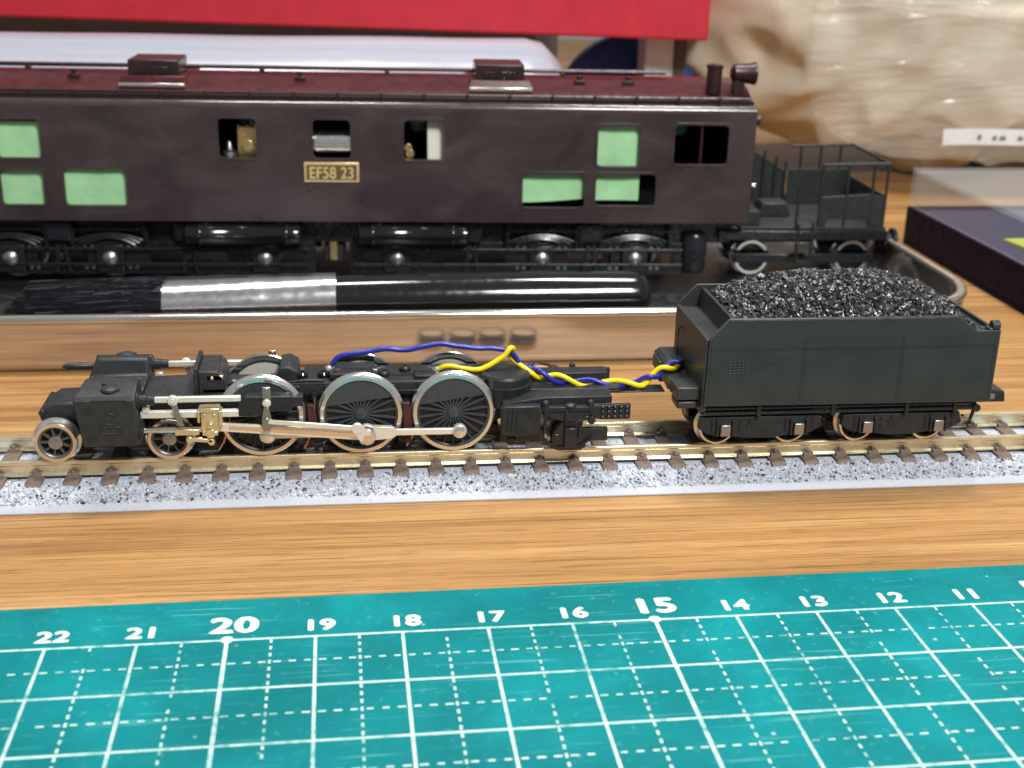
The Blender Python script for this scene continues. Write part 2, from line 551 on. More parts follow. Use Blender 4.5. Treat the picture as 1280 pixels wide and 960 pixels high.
def text_mesh(s, size, bold=0.0, ext=0.002, sx=1.0):
    cu = bpy.data.curves.new('tmp', 'FONT')
    cu.body = s
    cu.size = size
    cu.align_x = 'CENTER'
    cu.extrude = ext
    cu.space_character = 1.05
    me = curve_mesh(cu)
    me.transform(Matrix.Diagonal((sx, 1, 1, 1)))
    if bold:
        bm = bmesh.new()
        for k, (dx, dy) in enumerate(((-1, 0), (1, 0), (0, -0.7), (0, 0.7), (-0.7, 0.5), (0.7, -0.5), (0, 0))):
            c = me.copy()
            c.transform(Matrix.Translation((dx * bold, dy * bold, k * 0.0006)))
            bm.from_mesh(c)
            bpy.data.meshes.remove(c)
        bm.to_mesh(me)
        bm.free()
    return me


def smooth_path(pts, n=8):
    """Catmull-Rom"""
    P = [Vector(p) for p in pts]
    P = [P[0] * 2 - P[1]] + P + [P[-1] * 2 - P[-2]]
    out = []
    for i in range(1, len(P) - 2):
        a, b, c, d = P[i - 1:i + 3]
        for k in range(n):
            t = k / n
            out.append(0.5 * ((2 * b) + (c - a) * t + (2 * a - 5 * b + 4 * c - d) * t * t + (3 * b - a - 3 * c + d) * t ** 3))
    out.append(P[-2])
    return out


# ================================================================== setting: the table
def build_table():
    o = MB().box(-60, 70, -30, 75, -2.0, 0).build('table_top', 'oak_laminate')
    o['kind'] = 'structure'
    o['label'] = 'orange oak laminate table top with fine horizontal grain'


build_table()


# ================================================================== cutting mat
def build_mat():
    t = thing('cutting_mat', 'green vinyl cutting mat with white centimetre grid and numbers', 'cutting mat', (-0.760, -3.868, 0), 0.00966, local=True)
    MB().box(-17, 17, -14, 0.945, 0.002, 0.2).build('mat_sheet', 'green_vinyl', t, 0.02)
    z = 0.2

    def strip(m, x0, x1, y0, y1, zz):
        m.poly([(x0, y0, zz), (x1, y0, zz), (x1, y1, zz), (x0, y1, zz)], [(0, 1, 2, 3)])
    hw = 0.0185
    for j in range(0, 8):
        m = MB()
        strip(m, -16, 16, -j - hw, -j + hw, z + 0.003)
        m.build('grid_line', 'white_print', t, 0, 0)
    for i in range(-8, 10):
        m = MB()
        h = hw * (1.25 if (17 - i) % 5 == 0 else 1)
        strip(m, i - h, i + h, -8, -hw, z + 0.0045)
        m.build('grid_line', 'white_print', t, 0, 0)
    m = MB()
    n = 0.085
    for j in range(0, 5):
        yy = -j - 0.5
        for k in range(-8 * 6, 10 * 6):
            xx = (k + 0.5) / 6
            a = random.uniform(0.85, 1.1)
            if random.random() < 0.05:
                continue
            strip(m, xx - 0.042 * a, xx + 0.042 * a, yy - 0.014, yy + 0.014, z + 0.006)
    for i in range(-8, 10):
        xx = i + 0.5
        for k in range(0, 5 * 7):
            yy = -(k + 0.5) / 7
            if random.random() < 0.05:
                continue
            strip(m, xx - 0.015, xx + 0.015, yy - 0.036, yy + 0.036, z + 0.0075)
    o = m.build('dashed_grid_print', 'white_print', t, 0, 0)
    o['kind'] = 'stuff'
    for k in range(10, 24):
        x = 17 - k
        big = k % 5 == 0
        me = text_mesh(str(k), 0.47 if big else 0.33, 0.024 if big else 0.016, 0.001, 1.15 if big else 1.12)
        o = link('printed_number', me, 'number_print', t, 0, 0)
        o.location = (x + (0.04 if not big else 0.06), 0.13 if not big else 0.16, z + 0.005)
        if big:
            m = MB()
            m.prism([(x + 0.075 * math.cos(a * math.pi / 8), 0.0 + 0.075 * math.sin(a * math.pi / 8)) for a in range(16)], z + 0.007, z + 0.009, 'z')
            m.build('printed_dot', 'white_print', t, 0, 0)


build_mat()

# ================================================================== model track
RT = 0.52      # rail top
TC = 1.20      # track centre line (y)


def build_track():
    t = thing('model_track', 'straight model railway track on pale grey speckled ballast roadbed', 'track', (0, TC, 0))
    X0, X1 = -12.0, 13.5
    half = [(0.0, 0.0), (0.0, 0.025), (0.055, 0.10), (0.075, 0.115), (0.40, 0.235), (0.52, 0.25)]
    prof = half + [(2 * TC - a, b) for a, b in reversed(half)]
    MB().prism(prof, X0, X1, 'x').build('roadbed', 'roadbed_plastic', t, 0.008)
    # grains: moulded ballast, nobody can count it
    random.seed(3)
    m = MB()

    def grain(x, y, z, s):
        q = [Vector((1, 0, 0)), Vector((-1, 0, 0)), Vector((0, 1, 0)), Vector((0, -1, 0)), Vector((0, 0, 1)), Vector((0, 0, -1))]
        rot = Matrix.Rotation(random.random() * 6.28, 3, random.choice('XYZ')) @ Matrix.Rotation(random.random() * 6.28, 3, random.choice('XYZ'))
        vs = [tuple(Vector((x, y, z)) + rot @ (v * s * random.uniform(0.7, 1.25))) for v in q]
        m.poly(vs, [(0, 2, 4), (2, 1, 4), (1, 3, 4), (3, 0, 4), (2, 0, 5), (1, 2, 5), (3, 1, 5), (0, 3, 5)])
    for _ in range(8600):
        x = random.uniform(-8.2, 9.6)
        y = random.uniform(0.08, 0.52)
        z = 0.118 + (y - 0.06) / 0.34 * 0.115 if y < 0.40 else 0.235 + (y - 0.4) * 0.125
        grain(x, y, z - 0.004, random.uniform(0.016, 0.036))
    for _ in range(4500):
        x = random.uniform(-8.5, 10)
        y = random.uniform(0.5, 2.05)
        if 0.66 < y < 0.82 or 1.58 < y < 1.74:
            continue
        grain(x, y, 0.248, random.uniform(0.014, 0.026))
    o = m.build('ballast_grains', 'ballast_grain', t, 0, 0)
    o['kind'] = 'stuff'
    # sleepers
    s0 = None
    ch0 = []
    k = 0
    x = -6.293 - 0.526 * 6
    while x < 11.5:
        if s0 is None:
            m = MB()
            m.prism([(0.37, 0.20), (0.45, 0.300), (1.95, 0.300), (2.03, 0.20)], x - 0.115, x + 0.115, 'x')
            s0 = m.build('sleeper', 'sleeper_brown', t, 0.012)
            xs = x
            for yy in (0.72, 1.68):
                for sg in (-1, 1):
                    m = MB()
                    yc = yy + sg * 0.085
                    m.prism([(yc - 0.055, 0.29), (yc - 0.035, 0.36), (yc + 0.035, 0.36), (yc + 0.055, 0.29)], x - 0.08, x + 0.08, 'x')
                    m.cyl((x, yc, 0), 0.036, 0.355, 0.39, 'z', 8)
                    m.build('rail_clip', 'sleeper_brown', s0, 0.008)
        else:
            copy_part(s0, t, (x - xs, 0, 0))
        x += 0.5235
    for yc in (0.72, 1.68):
        h = RT
        pr = [(yc - 0.085, 0.304), (yc + 0.085, 0.304), (yc + 0.085, 0.322), (yc + 0.022, 0.335), (yc + 0.022, h - 0.075), (yc + 0.04, h - 0.06), (yc + 0.04, h - 0.012), (yc + 0.028, h),
              (yc - 0.028, h), (yc - 0.04, h - 0.012), (yc - 0.04, h - 0.06), (yc - 0.022, h - 0.075), (yc - 0.022, 0.335), (yc - 0.085, 0.322)]
        MB().prism(pr, X0 - 0.05, X1 + 0.05, 'x').build('rail', 'rail_brass', t, 0.004)


build_track()


# ================================================================== wheels
def wheel(parent, name, x, z, r, side, tyre, centre, spokes, y0=0.62, width=0.17, ring=0.07, hub=0.12, cw=None, pin=None, tread_in=0.15, hubmat=None, solid=False, sw=0.017, flange=0.045, tc=TC):
    """side 0 = near, 1 = far.  The tyre is the part, its centre, hub and weight are sub-parts"""
    sg = 1 if side == 0 else -1
    c = (x, y0 if side == 0 else 2 * tc - y0, z)
    prof = [(0.0, r - ring), (0.0, r - 0.012), (0.012, r), (width - 0.055, r + 0.004), (width - 0.035, r + flange), (width - 0.012, r + flange), (width, r + flange * 0.5), (width, r - ring)]
    ty = MB().lathe(prof, c, 'y', 56, True, sg).build(name, tyre, parent)
    m = MB()
    if solid:
        m.lathe([(0.04, hub), (0.05, r - ring + 0.004), (width - 0.02, r - ring + 0.004), (width - 0.02, 0.02)], c, 'y', 40, False, sg)
    else:
        m.lathe([(0.035, r - ring - 0.035), (0.02, r - ring - 0.018), (0.02, r - ring + 0.004), (width - 0.02, r - ring + 0.004), (width - 0.02, r - ring - 0.035)], c, 'y', 48, True, sg)
        for k in range(spokes):
            a = 2 * math.pi * (k + 0.5) / spokes
            d = Vector((math.cos(a), 0, math.sin(a)))
            n = Vector((-d.z, 0, d.x))
            r0, r1 = hub * 0.8, r - ring - 0.02
            vs = []
            for rr, w2 in ((r0, sw * 1.25), (r1, sw)):
                for (dw, yy) in ((-w2, 0.07), (-w2 * 0.5, 0.03), (w2 * 0.5, 0.03), (w2, 0.07)):
                    p = Vector(c) + d * rr + n * dw
                    vs.append((p.x, p.y + sg * yy, p.z))
            m.poly(vs, [(0, 1, 5, 4), (1, 2, 6, 5), (2, 3, 7, 6), (3, 0, 4, 7), (0, 1, 2, 3), (4, 5, 6, 7)])
        # dark backing web set deep behind the spokes
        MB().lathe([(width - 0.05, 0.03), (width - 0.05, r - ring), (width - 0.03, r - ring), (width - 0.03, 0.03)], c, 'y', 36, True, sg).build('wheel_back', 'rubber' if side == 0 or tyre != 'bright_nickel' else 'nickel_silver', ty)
    m.build('wheel_centre', centre, ty)
    MB().lathe([(0.0, hub * 0.55), (0.012, hub * 0.85), (0.04, hub), (width - 0.02, hub)], c, 'y', 24, False, sg).build('hub', hubmat or centre, ty)
    if cw:
        a0, h = cw   # direction of the weight, distance of its chord from the centre
        rr = r - ring - 0.004
        half = math.acos(h / rr)
        pts = [(c[0] + rr * math.cos(a0 + half * (2 * k / 18 - 1)), c[2] + rr * math.sin(a0 + half * (2 * k / 18 - 1))) for k in range(19)]
        MB().prism(pts, c[1] + sg * 0.022, c[1] + sg * 0.068).build('counterweight', centre, ty, 0.008)
    return ty


# ================================================================== the steam locomotive chassis
def build_loco():
    t = thing('locomotive_chassis', 'black steam locomotive chassis without boiler, silver rods and spoked wheels', 'model locomotive', (-2.9, TC, RT))

    def Y(y, s):
        return y if s == 0 else 2 * TC - y
    DX = (-3.60, -2.17, -0.815)
    DZ, DR = 1.135, 0.60
    for s in (0, 1):
        for i, x in enumerate(DX):
            wheel(t, 'driving_wheel', x, DZ, DR, s, 'nickel' if s == 0 else 'bright_nickel', 'wheel_grey', 22, cw=(rad(98), 0.20), hub=0.10, y0=0.65, ring=0.060, width=0.13, flange=0.03)
        for x, r in ((-6.51, 0.30), (-4.92, 0.315)):
            wheel(t, 'pony_wheel', x, RT + r, r, s, 'nickel', 'pony_grey', 9, ring=0.055, hub=0.115, hubmat='zinc', y0=0.62, sw=0.014, flange=0.04)
        wheel(t, 'trailing_wheel', 0.86, RT + 0.27, 0.27, s, 'bronze_tyre', 'black_plastic', 9, ring=0.05, hub=0.08, y0=0.66)
    for x, z in ((DX[0], DZ), (DX[1], DZ), (DX[2], DZ), (-6.51, RT + .30), (-4.92, RT + .315), (0.86, RT + 0.27)):
        MB().cyl((x, 0, z), 0.05, 0.70, 2 * TC - 0.70, 'y', 16).build('axle', 'zinc', t)

    # ---- frame
    MB().prism([(-5.25, 0.80), (-5.25, 1.36), (-4.45, 1.40), (-4.45, 1.50), (-0.2, 1.50), (-0.05, 1.25), (-0.05, 0.95), (-0.35, 0.80)], 0.90, 1.50).build('main_frame', 'black_casting', t, 0.015)
    MB().prism([(-5.30, 1.30), (-5.30, 1.40), (-4.30, 1.44), (-3.0, 1.46), (-3.0, 1.30)], 0.62, 1.78).build('running_plate', 'black_casting', t, 0.012)
    MB().box(-3.0, -0.28, 0.84, 1.56, 1.50, 1.585).build('keeper_plate', 'black_plastic', t, 0.012)
    MB().box(-3.35, -0.45, 0.80, 0.84, 1.40, 1.585).build('frame_strip', 'black_plastic', t, 0.006)
    MB().box(-3.35, -0.45, 1.56, 1.58, 1.40, 1.53).build('frame_strip', 'black_plastic', t, 0.006)
    m = MB()
    m.prism([(-4.50, 1.42), (-4.50, 1.76), (-4.22, 1.76), (-4.14, 1.66), (-4.10, 1.42)], 0.90, 1.68)
    m.build('motor_saddle', 'black_casting', t, 0.02)
    MB().prism([(-3.36, 1.48), (-3.34, 1.74), (-3.20, 1.76), (-3.08, 1.68), (-3.06, 1.48)], 1.05, 1.70).build('motor_saddle', 'black_casting', t, 0.02)
    MB().box(-4.10, -3.36, 0.98, 1.42, 1.42, 1.53).build('gear_cover', 'black_plastic', t, 0.02)
    MB().box(-4.56, -4.50, 0.86, 1.72, 1.40, 1.82).build('saddle_plate', 'black_casting', t, 0.01)
    MB().box(-4.38, -4.14, 0.90, 0.975, 1.62, 1.70).cyl((-4.30, .90, 1.66), 0.03, -0.03, 0.03, 'y', 10).build('brass_contact', 'brass', t, 0.01)
    for x, y in ((-3.02, 1.1), (-2.71, 1.1), (-1.82, 1.1), (-1.5, 1.3), (-2.3, 1.3)):
        m = MB()
        m.lathe([(0, 0.085), (0.05, 0.09), (0.08, 0.07), (0.08, 0.035), (0.055, 0.03)], (x, y, 1.585), 'z', 18)
        m.build('retaining_screw', 'gloss_black' if x < -2.4 else 'black_plastic', t)
    MB().box(-2.62, -1.95, 0.92, 1.48, 1.585, 1.68).build('circuit_cover', 'black_plastic', t, 0.02)
    MB().box(-1.38, -0.60, 0.92, 1.20, 1.585, 1.635).build('circuit_cover', 'black_plastic', t, 0.02)
    for x, y, l in ((-2.62, 1.0, 'solder_joint'), (-1.04, 1.15, 'solder_joint')):
        MB().lathe([(0, 0.075), (0.03, 0.07), (0.055, 0.045), (0.065, 0.01)], (x, y + 0.2 * (x < -2), 1.63 if x > -2 else 1.66), 'z', 14).build(l, 'nickel', t)
    for x, zz in ((-4.0, 1.53), (-3.75, 1.53), (-1.95, 1.66), (-0.75, 1.6)):
        MB().cyl((x, 1.02, zz), 0.05, 0, 0.06, 'z', 6).build('hex_bolt', 'zinc', t, 0.008)
    MB().tube(smooth_path([(-4.08, 0.95, 1.56), (-3.7, 0.90, 1.60), (-3.4, 0.92, 1.55), (-3.0, 0.88, 1.60), (-2.7, 0.87, 1.60)], 6), 0.022, 8).build('lubricator_pipe', 'black_plastic', t)
    MB().box(-3.34, -0.46, 0.775, 0.80, 1.44, 1.47).build('frame_rib', 'truck_black', t, 0.006)
    for x in (-3.1, -2.65, -1.72, -1.28, -0.42):
        MB().box(x - 0.05, x + 0.05, 0.765, 0.80, 1.30, 1.56).build('frame_rib', 'truck_black', t, 0.008)
    for x in (-2.95, -1.45, -4.18):
        MB().tube([(x + 0.10, 0.72, 1.40), (x + 0.12, 0.70, 1.1), (x + 0.02, 0.69, 0.75), (x - 0.06, 0.69, 0.62)], 0.018, 8).build('sand_pipe', 'copper', t)
        MB().cyl((x + 0.10, 0.78, 1.36), 0.05, 0, 0.10, 'z', 10).build('sand_valve', 'truck_black', t)
    MB().box(-5.2, -4.6, 0.66, 0.72, 1.15, 1.32).build('frame_stay', 'truck_black', t, 0.01)
    MB().cyl((0, 0.60, 1.40), 0.025, -5.28, -3.2, 'x', 10).build('reach_rod', 'truck_black', t)
    MB().cyl((-2.5, 1.05, 1.68), 0.045, 0, 0.03, 'z', 12).build('solder_joint', 'copper', t)
    # brake gear between the drivers
    for s in (0, 1):
        for x in (-4.30, -2.88, -1.49):
            m = MB()
            a, b = sorted((Y(0.68, s), Y(0.80, s)))
            m.prism([(x - 0.05, 0.68), (x - 0.07, 1.30), (x + 0.03, 1.30), (x + 0.07, 1.0), (x + 0.05, 0.68)], a, b)
            m.cyl((x, 0, 0.72), 0.05, a - 0.03, b + 0.03, 'y', 10)
            m.build('brake_hanger', 'red_contact' if x > -4 else 'black_plastic', t, 0.008)
    MB().box(-5.0, -0.1, 1.0, 1.4, 0.62, 0.82).build('keeper_base', 'black_plastic', t, 0.02)
    for x in (-4.4, -3.0, -1.5):
        MB().cyl((x, 0, 0.70), 0.04, 0.95, 1.45, 'y', 10).box(x - .12, x + .12, .84, .95, .60, .74).build('spring_hanger', 'black_plastic', t, 0.01)

    # ---- front truck
    m = MB()
    m.prism([(-6.72, 1.02), (-6.76, 1.20), (-6.55, 1.33), (-6.05, 1.35), (-6.05, 1.0)], 0.86, 1.54)
    m.build('truck_frame', 'black_casting', t, 0.03)
    MB().cyl((-6.70, 0, 1.21), 0.045, 0.80, 1.60, 'y', 14, 0.01).build('truck_beam', 'black_plastic', t)
    MB().box(-6.3, -4.7, 1.0, 1.4, 0.74, 0.92).build('truck_bar', 'black_plastic', t, 0.02)

    # ---- cylinder block: one casting, both sides and the saddle between them
    prof = [(0.25, 0.90), (0.25, 1.58), (0.29, 1.64), (0.68, 1.76), (0.80, 1.74), (0.86, 1.50), (1.54, 1.50), (1.60, 1.74), (1.72, 1.76), (2.11, 1.64), (2.15, 1.58), (2.15, 0.90), (1.95, 0.84), (1.62, 0.84), (1.54, 1.0), (0.86, 1.0), (0.78, 0.84), (0.45, 0.84)]
    m = MB()
    n = len(prof)
    vs = []
    for x, k in ((-6.04, 0), (-5.29, 1)):
        for (y, z) in prof:
            xx = x - (0.10 if k == 0 and 0.95 < z < 1.65 else 0.0) + (0.02 if k == 0 and z > 1.7 else 0)
            vs.append((xx if k else xx, y, z))
    m.poly(vs, [tuple(range(n)), tuple(range(2 * n - 1, n - 1, -1))] + [(i, (i + 1) % n, n + (i + 1) % n, n + i) for i in range(n)])
    cb = m.build('cylinder_block', 'black_casting', t, 0.03, 30, 3)
    for s in (0, 1):
        yo = Y(0.25, s)
        sg = 1 if s == 0 else -1
        # raised casting marks on the cylinder side
        pts = [(x, yo - sg * 0.004, z) for x, z in rrect(-5.78, -5.50, 1.10, 1.20, 0.045, 5)]
        MB().tube(pts + pts[:1], 0.010, 6).build('casting_rib', 'black_casting', cb)
        pts = [(-5.72, yo, 1.36), (-5.66, yo - sg * .004, 1.40), (-5.60, yo - sg * .004, 1.37), (-5.62, yo - sg * .004, 1.32), (-5.70, yo - sg * .004, 1.30), (-5.70, yo - sg * .004, 1.25), (-5.62, yo - sg * .004, 1.235), (-5.55, yo, 1.27)]
        MB().tube(smooth_path(pts, 5), 0.011, 6).build('casting_rib', 'black_casting', cb)
        MB().tube([(-5.88, yo + sg * .0, 1.595), (-5.42, yo + sg * .0, 1.595)], 0.012, 6).build('casting_rib', 'black_casting', cb)
        for x, z in ((-5.93, 1.5), (-5.40, 1.5), (-5.93, 1.0), (-5.40, 1.0)):
            MB().cyl((x, yo - sg * 0.006, z), 0.018, -0.01, 0.01, 'y', 8).build('bolt_head', 'black_casting', cb)
        m = MB()
        m.lathe([(0, 0.13), (0.03, 0.12), (0.055, 0.07), (0.06, 0.02)], (-5.66, Y(0.46, s), 1.675), 'z', 20)
        m.build('casting_dome', 'black_casting', cb)
        MB().cyl((-5.55, Y(0.42, s), 1.66), 0.035, 0, 0.05, 'z', 10).build('casting_boss', 'black_casting', cb, 0.006)
        MB().cyl((-5.75, Y(0.55, s), 1.70), 0.03, 0, 0.05, 'z', 10).build('casting_boss', 'black_casting', cb, 0.006)
        # valve spindle guide behind, tail rod in front, cylinder end covers
        m = MB()
        m.lathe([(-5.31, 0.12), (-5.27, 0.12), (-5.26, 0.085), (-5.16, 0.085), (-5.15, 0.07), (-5.06, 0.068), (-5.05, 0.05)], (0, Y(0.42, s), 1.52), 'x', 20)
        m.build('valve_guide', 'black_plastic', t)
        m = MB()
        m.lathe([(-5.31, 0.19), (-5.275, 0.19), (-5.26, 0.15), (-5.24, 0.10), (-5.22, 0.06)], (0, Y(0.46, s), 1.12), 'x', 24)
        m.build('cylinder_cover', 'black_plastic', t)
        if s == 1:
            m = MB()
            m.lathe([(-6.60, 0.028), (-6.56, 0.032), (-6.55, 0.055), (-6.28, 0.06), (-6.26, 0.05), (-6.05, 0.05)], (0, Y(0.46, s), 1.52), 'x', 16)
            m.build('tail_rod', 'black_plastic', t)
        # ---- motion
        y = lambda v: Y(v, s)

        def ext(a, b):
            return tuple(sorted((y(a), y(b))))
        e = ext(0.39, 0.46)
        m = MB().box(-5.08, -3.86, e[0], e[1], 1.485, 1.565)
        m.build('valve_rod', 'nickel_silver', t, 0.012)
        m = MB().cyl((-4.80, 0, 1.525), 0.075, *ext(0.345, 0.42), 'y', 20, 0.012)
        m.cyl((-4.80, 0, 1.525), 0.035, *ext(0.325, 0.36), 'y', 12)
        m.build('rod_boss', 'nickel_silver', t)
        m = MB().bar((-4.79, 1.46), (-4.70, 1.14), 0.042, 0.04, *ext(0.36, 0.40))
        m.build('combination_lever', 'zinc', t, 0.01)
        e = ext(0.43, 0.53)
        m = MB().box(-5.27, -3.62, e[0], e[1], 1.235, 1.335).box(-5.24, -5.14, e[0], e[1], 1.3, 1.42)
        m.build('slide_bar', 'nickel_silver', t, 0.014)
        MB().cyl((0, y(0.47), 1.05), 0.047, -5.26, -4.4, 'x', 16).build('piston_rod', 'bright_nickel', t)
        # crosshead
        e = ext(0.36, 0.56)
        m = MB().box(-4.46, -4.16, e[0], e[1], 1.33, 1.40).box(-4.43, -4.18, *ext(0.38, 0.43), 1.02, 1.34).box(-4.42, -4.20, e[0], e[1], 0.98, 1.05)
        m.box(-4.48, -4.44, e[0], e[1], 1.18, 1.36).box(-4.18, -4.13, e[0], e[1], 1.10, 1.36)
        ch = m.build('crosshead', 'nickel_brass', t, 0.016)
        m = MB().cyl((-4.30, 0, 1.14), 0.045, *ext(0.32, 0.39), 'y', 12).cyl((-4.30, 0, 1.02), 0.075, *ext(0.33, 0.40), 'y', 6)
        m.cyl((-4.38, 0, 1.30), 0.022, *ext(0.35, 0.39), 'y', 8).cyl((-4.24, 0, 1.30), 0.022, *ext(0.35, 0.39), 'y', 8).cyl((-4.30, 0, 0.88), 0.05, *ext(0.36, 0.44), 'y', 10)
        m.build('crosshead_pin', 'nickel_brass', ch, 0.008)
        m = MB().box(-4.80, -4.46, *ext(0.35, 0.43), 1.00, 1.09).box(-4.60, -4.42, *ext(0.37, 0.43), 0.90, 0.955).bar((-4.62, 0.93), (-4.28, 0.90), 0.03, 0.03, *ext(0.36, 0.40))
        m.cyl((-4.60, 0, 0.93), 0.05, *ext(0.34, 0.42), 'y', 12)
        m.build('union_link', 'nickel_brass', ch, 0.012)
        # motion bracket
        e = ext(0.40, 0.60)
        MB().prism([(-3.90, 1.44), (-3.80, 1.545), (-3.15, 1.545), (-3.15, 1.31), (-3.52, 1.31), (-3.60, 1.25), (-3.90, 1.25)], *e).build('motion_bracket', 'black_plastic', t, 0.012)
        m = MB().box(-3.56, -3.44, *ext(0.36, 0.40), 1.52, 1.70).cyl((-3.50, 0, 1.66), 0.03, *ext(0.35, 0.41), 'y', 10)
        m.build('lifting_link', 'zinc', t, 0.012)
        MB().cyl((-3.50, 0, 1.465), 0.06, *ext(0.33, 0.42), 'y', 18, 0.012).cyl((-3.50, 0, 1.465), 0.028, *ext(0.315, 0.36), 'y', 10).build('link_pin', 'nickel_silver', t)
        m = MB().prism([(-3.545, 1.40), (-3.47, 1.40), (-3.44, 1.22), (-3.46, 1.03), (-3.57, 1.03), (-3.58, 1.22)], *ext(0.355, 0.40)).cyl((-3.51, 0, 1.20), 0.045, *ext(0.33, 0.37), 'y', 14)
        m.build('expansion_link', 'zinc', t, 0.012)
        # coupling rod through the three pins
        PZ = 0.895
        PX = [x + 0.08 for x in DX]
        e = ext(0.52, 0.58)
        m = MB()
        for a, b in ((0, 1), (1, 2)):
            m.box(PX[a], PX[b], e[0], e[1], PZ - 0.048, PZ + 0.048)
        o = m.build('coupling_rod', 'nickel_silver', t, 0.012)
        m = MB()
        for i, r in ((0, 0.115), (2, 0.105)):
            MB().cyl((PX[i], 0, PZ), r, *ext(0.50, 0.60), 'y', 28, 0.015).build('rod_end', 'nickel_silver', o)
        m.cyl((PX[1], 0, PZ), 0.14, *ext(0.50, 0.60), 'y', 28, 0.015)
        m.prism([(PX[1] + 0.05, PZ - 0.11), (PX[1] + 0.36, PZ - 0.085), (PX[1] + 0.42, PZ - 0.05), (PX[1] + 0.42, PZ + 0.05), (PX[1] + 0.36, PZ + 0.095), (PX[1] + 0.05, PZ + 0.11)], *ext(0.505, 0.595))
        m.build('rod_end', 'nickel_silver', o, 0.006)
        for i in (0, 2):
            MB().lathe([(0, 0.085), (0.02, 0.09), (0.035, 0.06), (0.035, 0.03)], (PX[i], y(0.50), PZ), 'y', 20, False, -1 if s == 0 else 1).build('crank_pin', 'nickel', o)
        # main rod
        m = MB().bar((-4.32, 1.09), (PX[1] + 0.02, PZ + 0.005), 0.062, 0.085, *ext(0.43, 0.49))
        mr = m.build('main_rod', 'nickel_silver', t, 0.014)
        m = MB().bar((-4.05, 1.073), (PX[1] - 0.16, PZ + 0.012), 0.026, 0.032, *ext(0.424, 0.44))
        m.build('rod_flute', 'bright_nickel', mr, 0.004)
        m = MB().cyl((PX[1], 0, PZ), 0.135, *ext(0.36, 0.50), 'y', 8, 0.02).cyl((PX[1], 0, PZ), 0.05, *ext(0.33, 0.38), 'y', 14)
        m.build('main_crank_pin', 'nickel', mr)
        # return crank and eccentric rod
        m = MB().bar((PX[1] - 0.02, PZ), (PX[1] - 0.14, PZ + 0.15), 0.09, 0.075, *ext(0.335, 0.375)).cyl((PX[1] - 0.14, 0, PZ + 0.15), 0.085, *ext(0.32, 0.385), 'y', 20, 0.01)
        m.build('return_crank', 'nickel_silver', t)
        MB().bar((-3.49, 1.185), (PX[1] - 0.14, PZ + 0.15), 0.034, 0.042, *ext(0.33, 0.365)).build('eccentric_rod', 'nickel_silver', t, 0.01)

    # ---- rear frame
    m = MB()
    m.lathe([(1.16, 0.36), (1.22, 0.39), (1.44, 0.39), (1.455, 0.40), (1.475, 0.40), (1.49, 0.38), (1.60, 0.38), (1.635, 0.35), (1.64, 0.1)], (-0.02, 1.05, 0), 'z', 36)
    m.build('round_boss', 'black_plastic', t)
    MB().box(-0.05, 1.72, 0.92, 1.22, 1.30, 1.38).box(-0.05, 1.72, 0.89, 0.92, 1.32, 1.35).build('rear_beam', 'black_plastic', t, 0.012)
    MB().box(1.55, 2.45, 1.02, 1.30, 1.255, 1.28).build('drawbar', 'truck_black', t, 0.006)
    # trailing truck, side frames
    MB().prism([(-0.10, 1.33), (0.55, 1.415), (1.52, 1.415), (1.52, 1.30), (-0.10, 1.22)], 0.48, 0.82).build('truck_deck', 'black_plastic', t, 0.012)
    MB().prism([(0.60, 1.30), (0.60, 1.40), (1.66, 1.40), (1.66, 1.24), (0.60, 1.22)], 1.56, 1.86).build('truck_deck', 'black_plastic', t, 0.012)
    for s in (0, 1):
        y = lambda v: Y(v, s)

        def ext(a, b):
            return tuple(sorted((y(a), y(b))))
        sg = 1 if s == 0 else -1
        m = MB().prism([(-0.14, 0.90), (-0.14, 1.30), (-0.06, 1.33), (0.44, 1.33), (0.44, 0.88), (0.0, 0.86)], *ext(0.34, 0.48))
        sp = m.build('ash_pan', 'black_plastic', t, 0.014)
        for x in (-0.03, 0.03, 0.10):
            MB().bar((x - 0.02, 0.96), (x + 0.02, 1.30), 0.014, 0.014, *ext(0.320, 0.345)).build('pan_rib', 'black_plastic', sp, 0.004)
        m = MB()
        for x, z in ((0.22, 1.29), (0.30, 1.29), (0.30, 1.22), (0.22, 1.24), (0.30, 1.15), (0.15, 1.28)):
            m.cyl((x, 0, z), 0.018, *ext(0.325, 0.345), 'y', 8)
        m.build('pan_rivets', 'black_plastic', sp)['kind'] = 'stuff'
        m = MB().box(0.46, 1.22, *ext(0.33, 0.44), 1.24, 1.31)
        m.prism([(0.50, 1.24), (0.50, 1.16), (0.80, 1.06), (0.94, 1.06), (1.22, 1.18), (1.22, 1.24)], *ext(0.36, 0.44))
        m.box(0.49, 0.53, *ext(0.32, 0.46), 0.90, 1.34).box(0.80, 0.84, *ext(0.325, 0.44), 1.04, 1.32).box(1.16, 1.20, *ext(0.32, 0.44), 1.2, 1.34)
        fr = m.build('side_frame', 'black_plastic', t, 0.01)
        for x in (0.51, 1.18):
            MB().lathe([(0, 0.05), (0.05, 0.05), (0.07, 0.03), (0.08, 0.01)], (x, y(0.37), 1.33), 'z', 12).build('frame_cap', 'black_plastic', fr)
        m = MB()
        m.lathe([(0, 0.09), (0.03, 0.08), (0.05, 0.04), (0.055, 0.01)], (0.88, y(0.37), 1.31), 'z', 14)
        m.build('frame_cap', 'black_plastic', fr)
        m = MB().prism([(0.62, 0.86), (0.60, 0.64), (0.74, 0.60), (1.06, 0.60), (1.14, 0.66), (1.10, 0.86), (1.0, 1.06), (0.76, 1.06)], *ext(0.38, 0.50)).box(0.80, 0.98, *ext(0.31, 0.40), 0.66, 0.98)
        m.box(0.62, 0.74, *ext(0.345, 0.40), 0.70, 0.88)
        m.build('axle_box', 'truck_black', fr, 0.012)
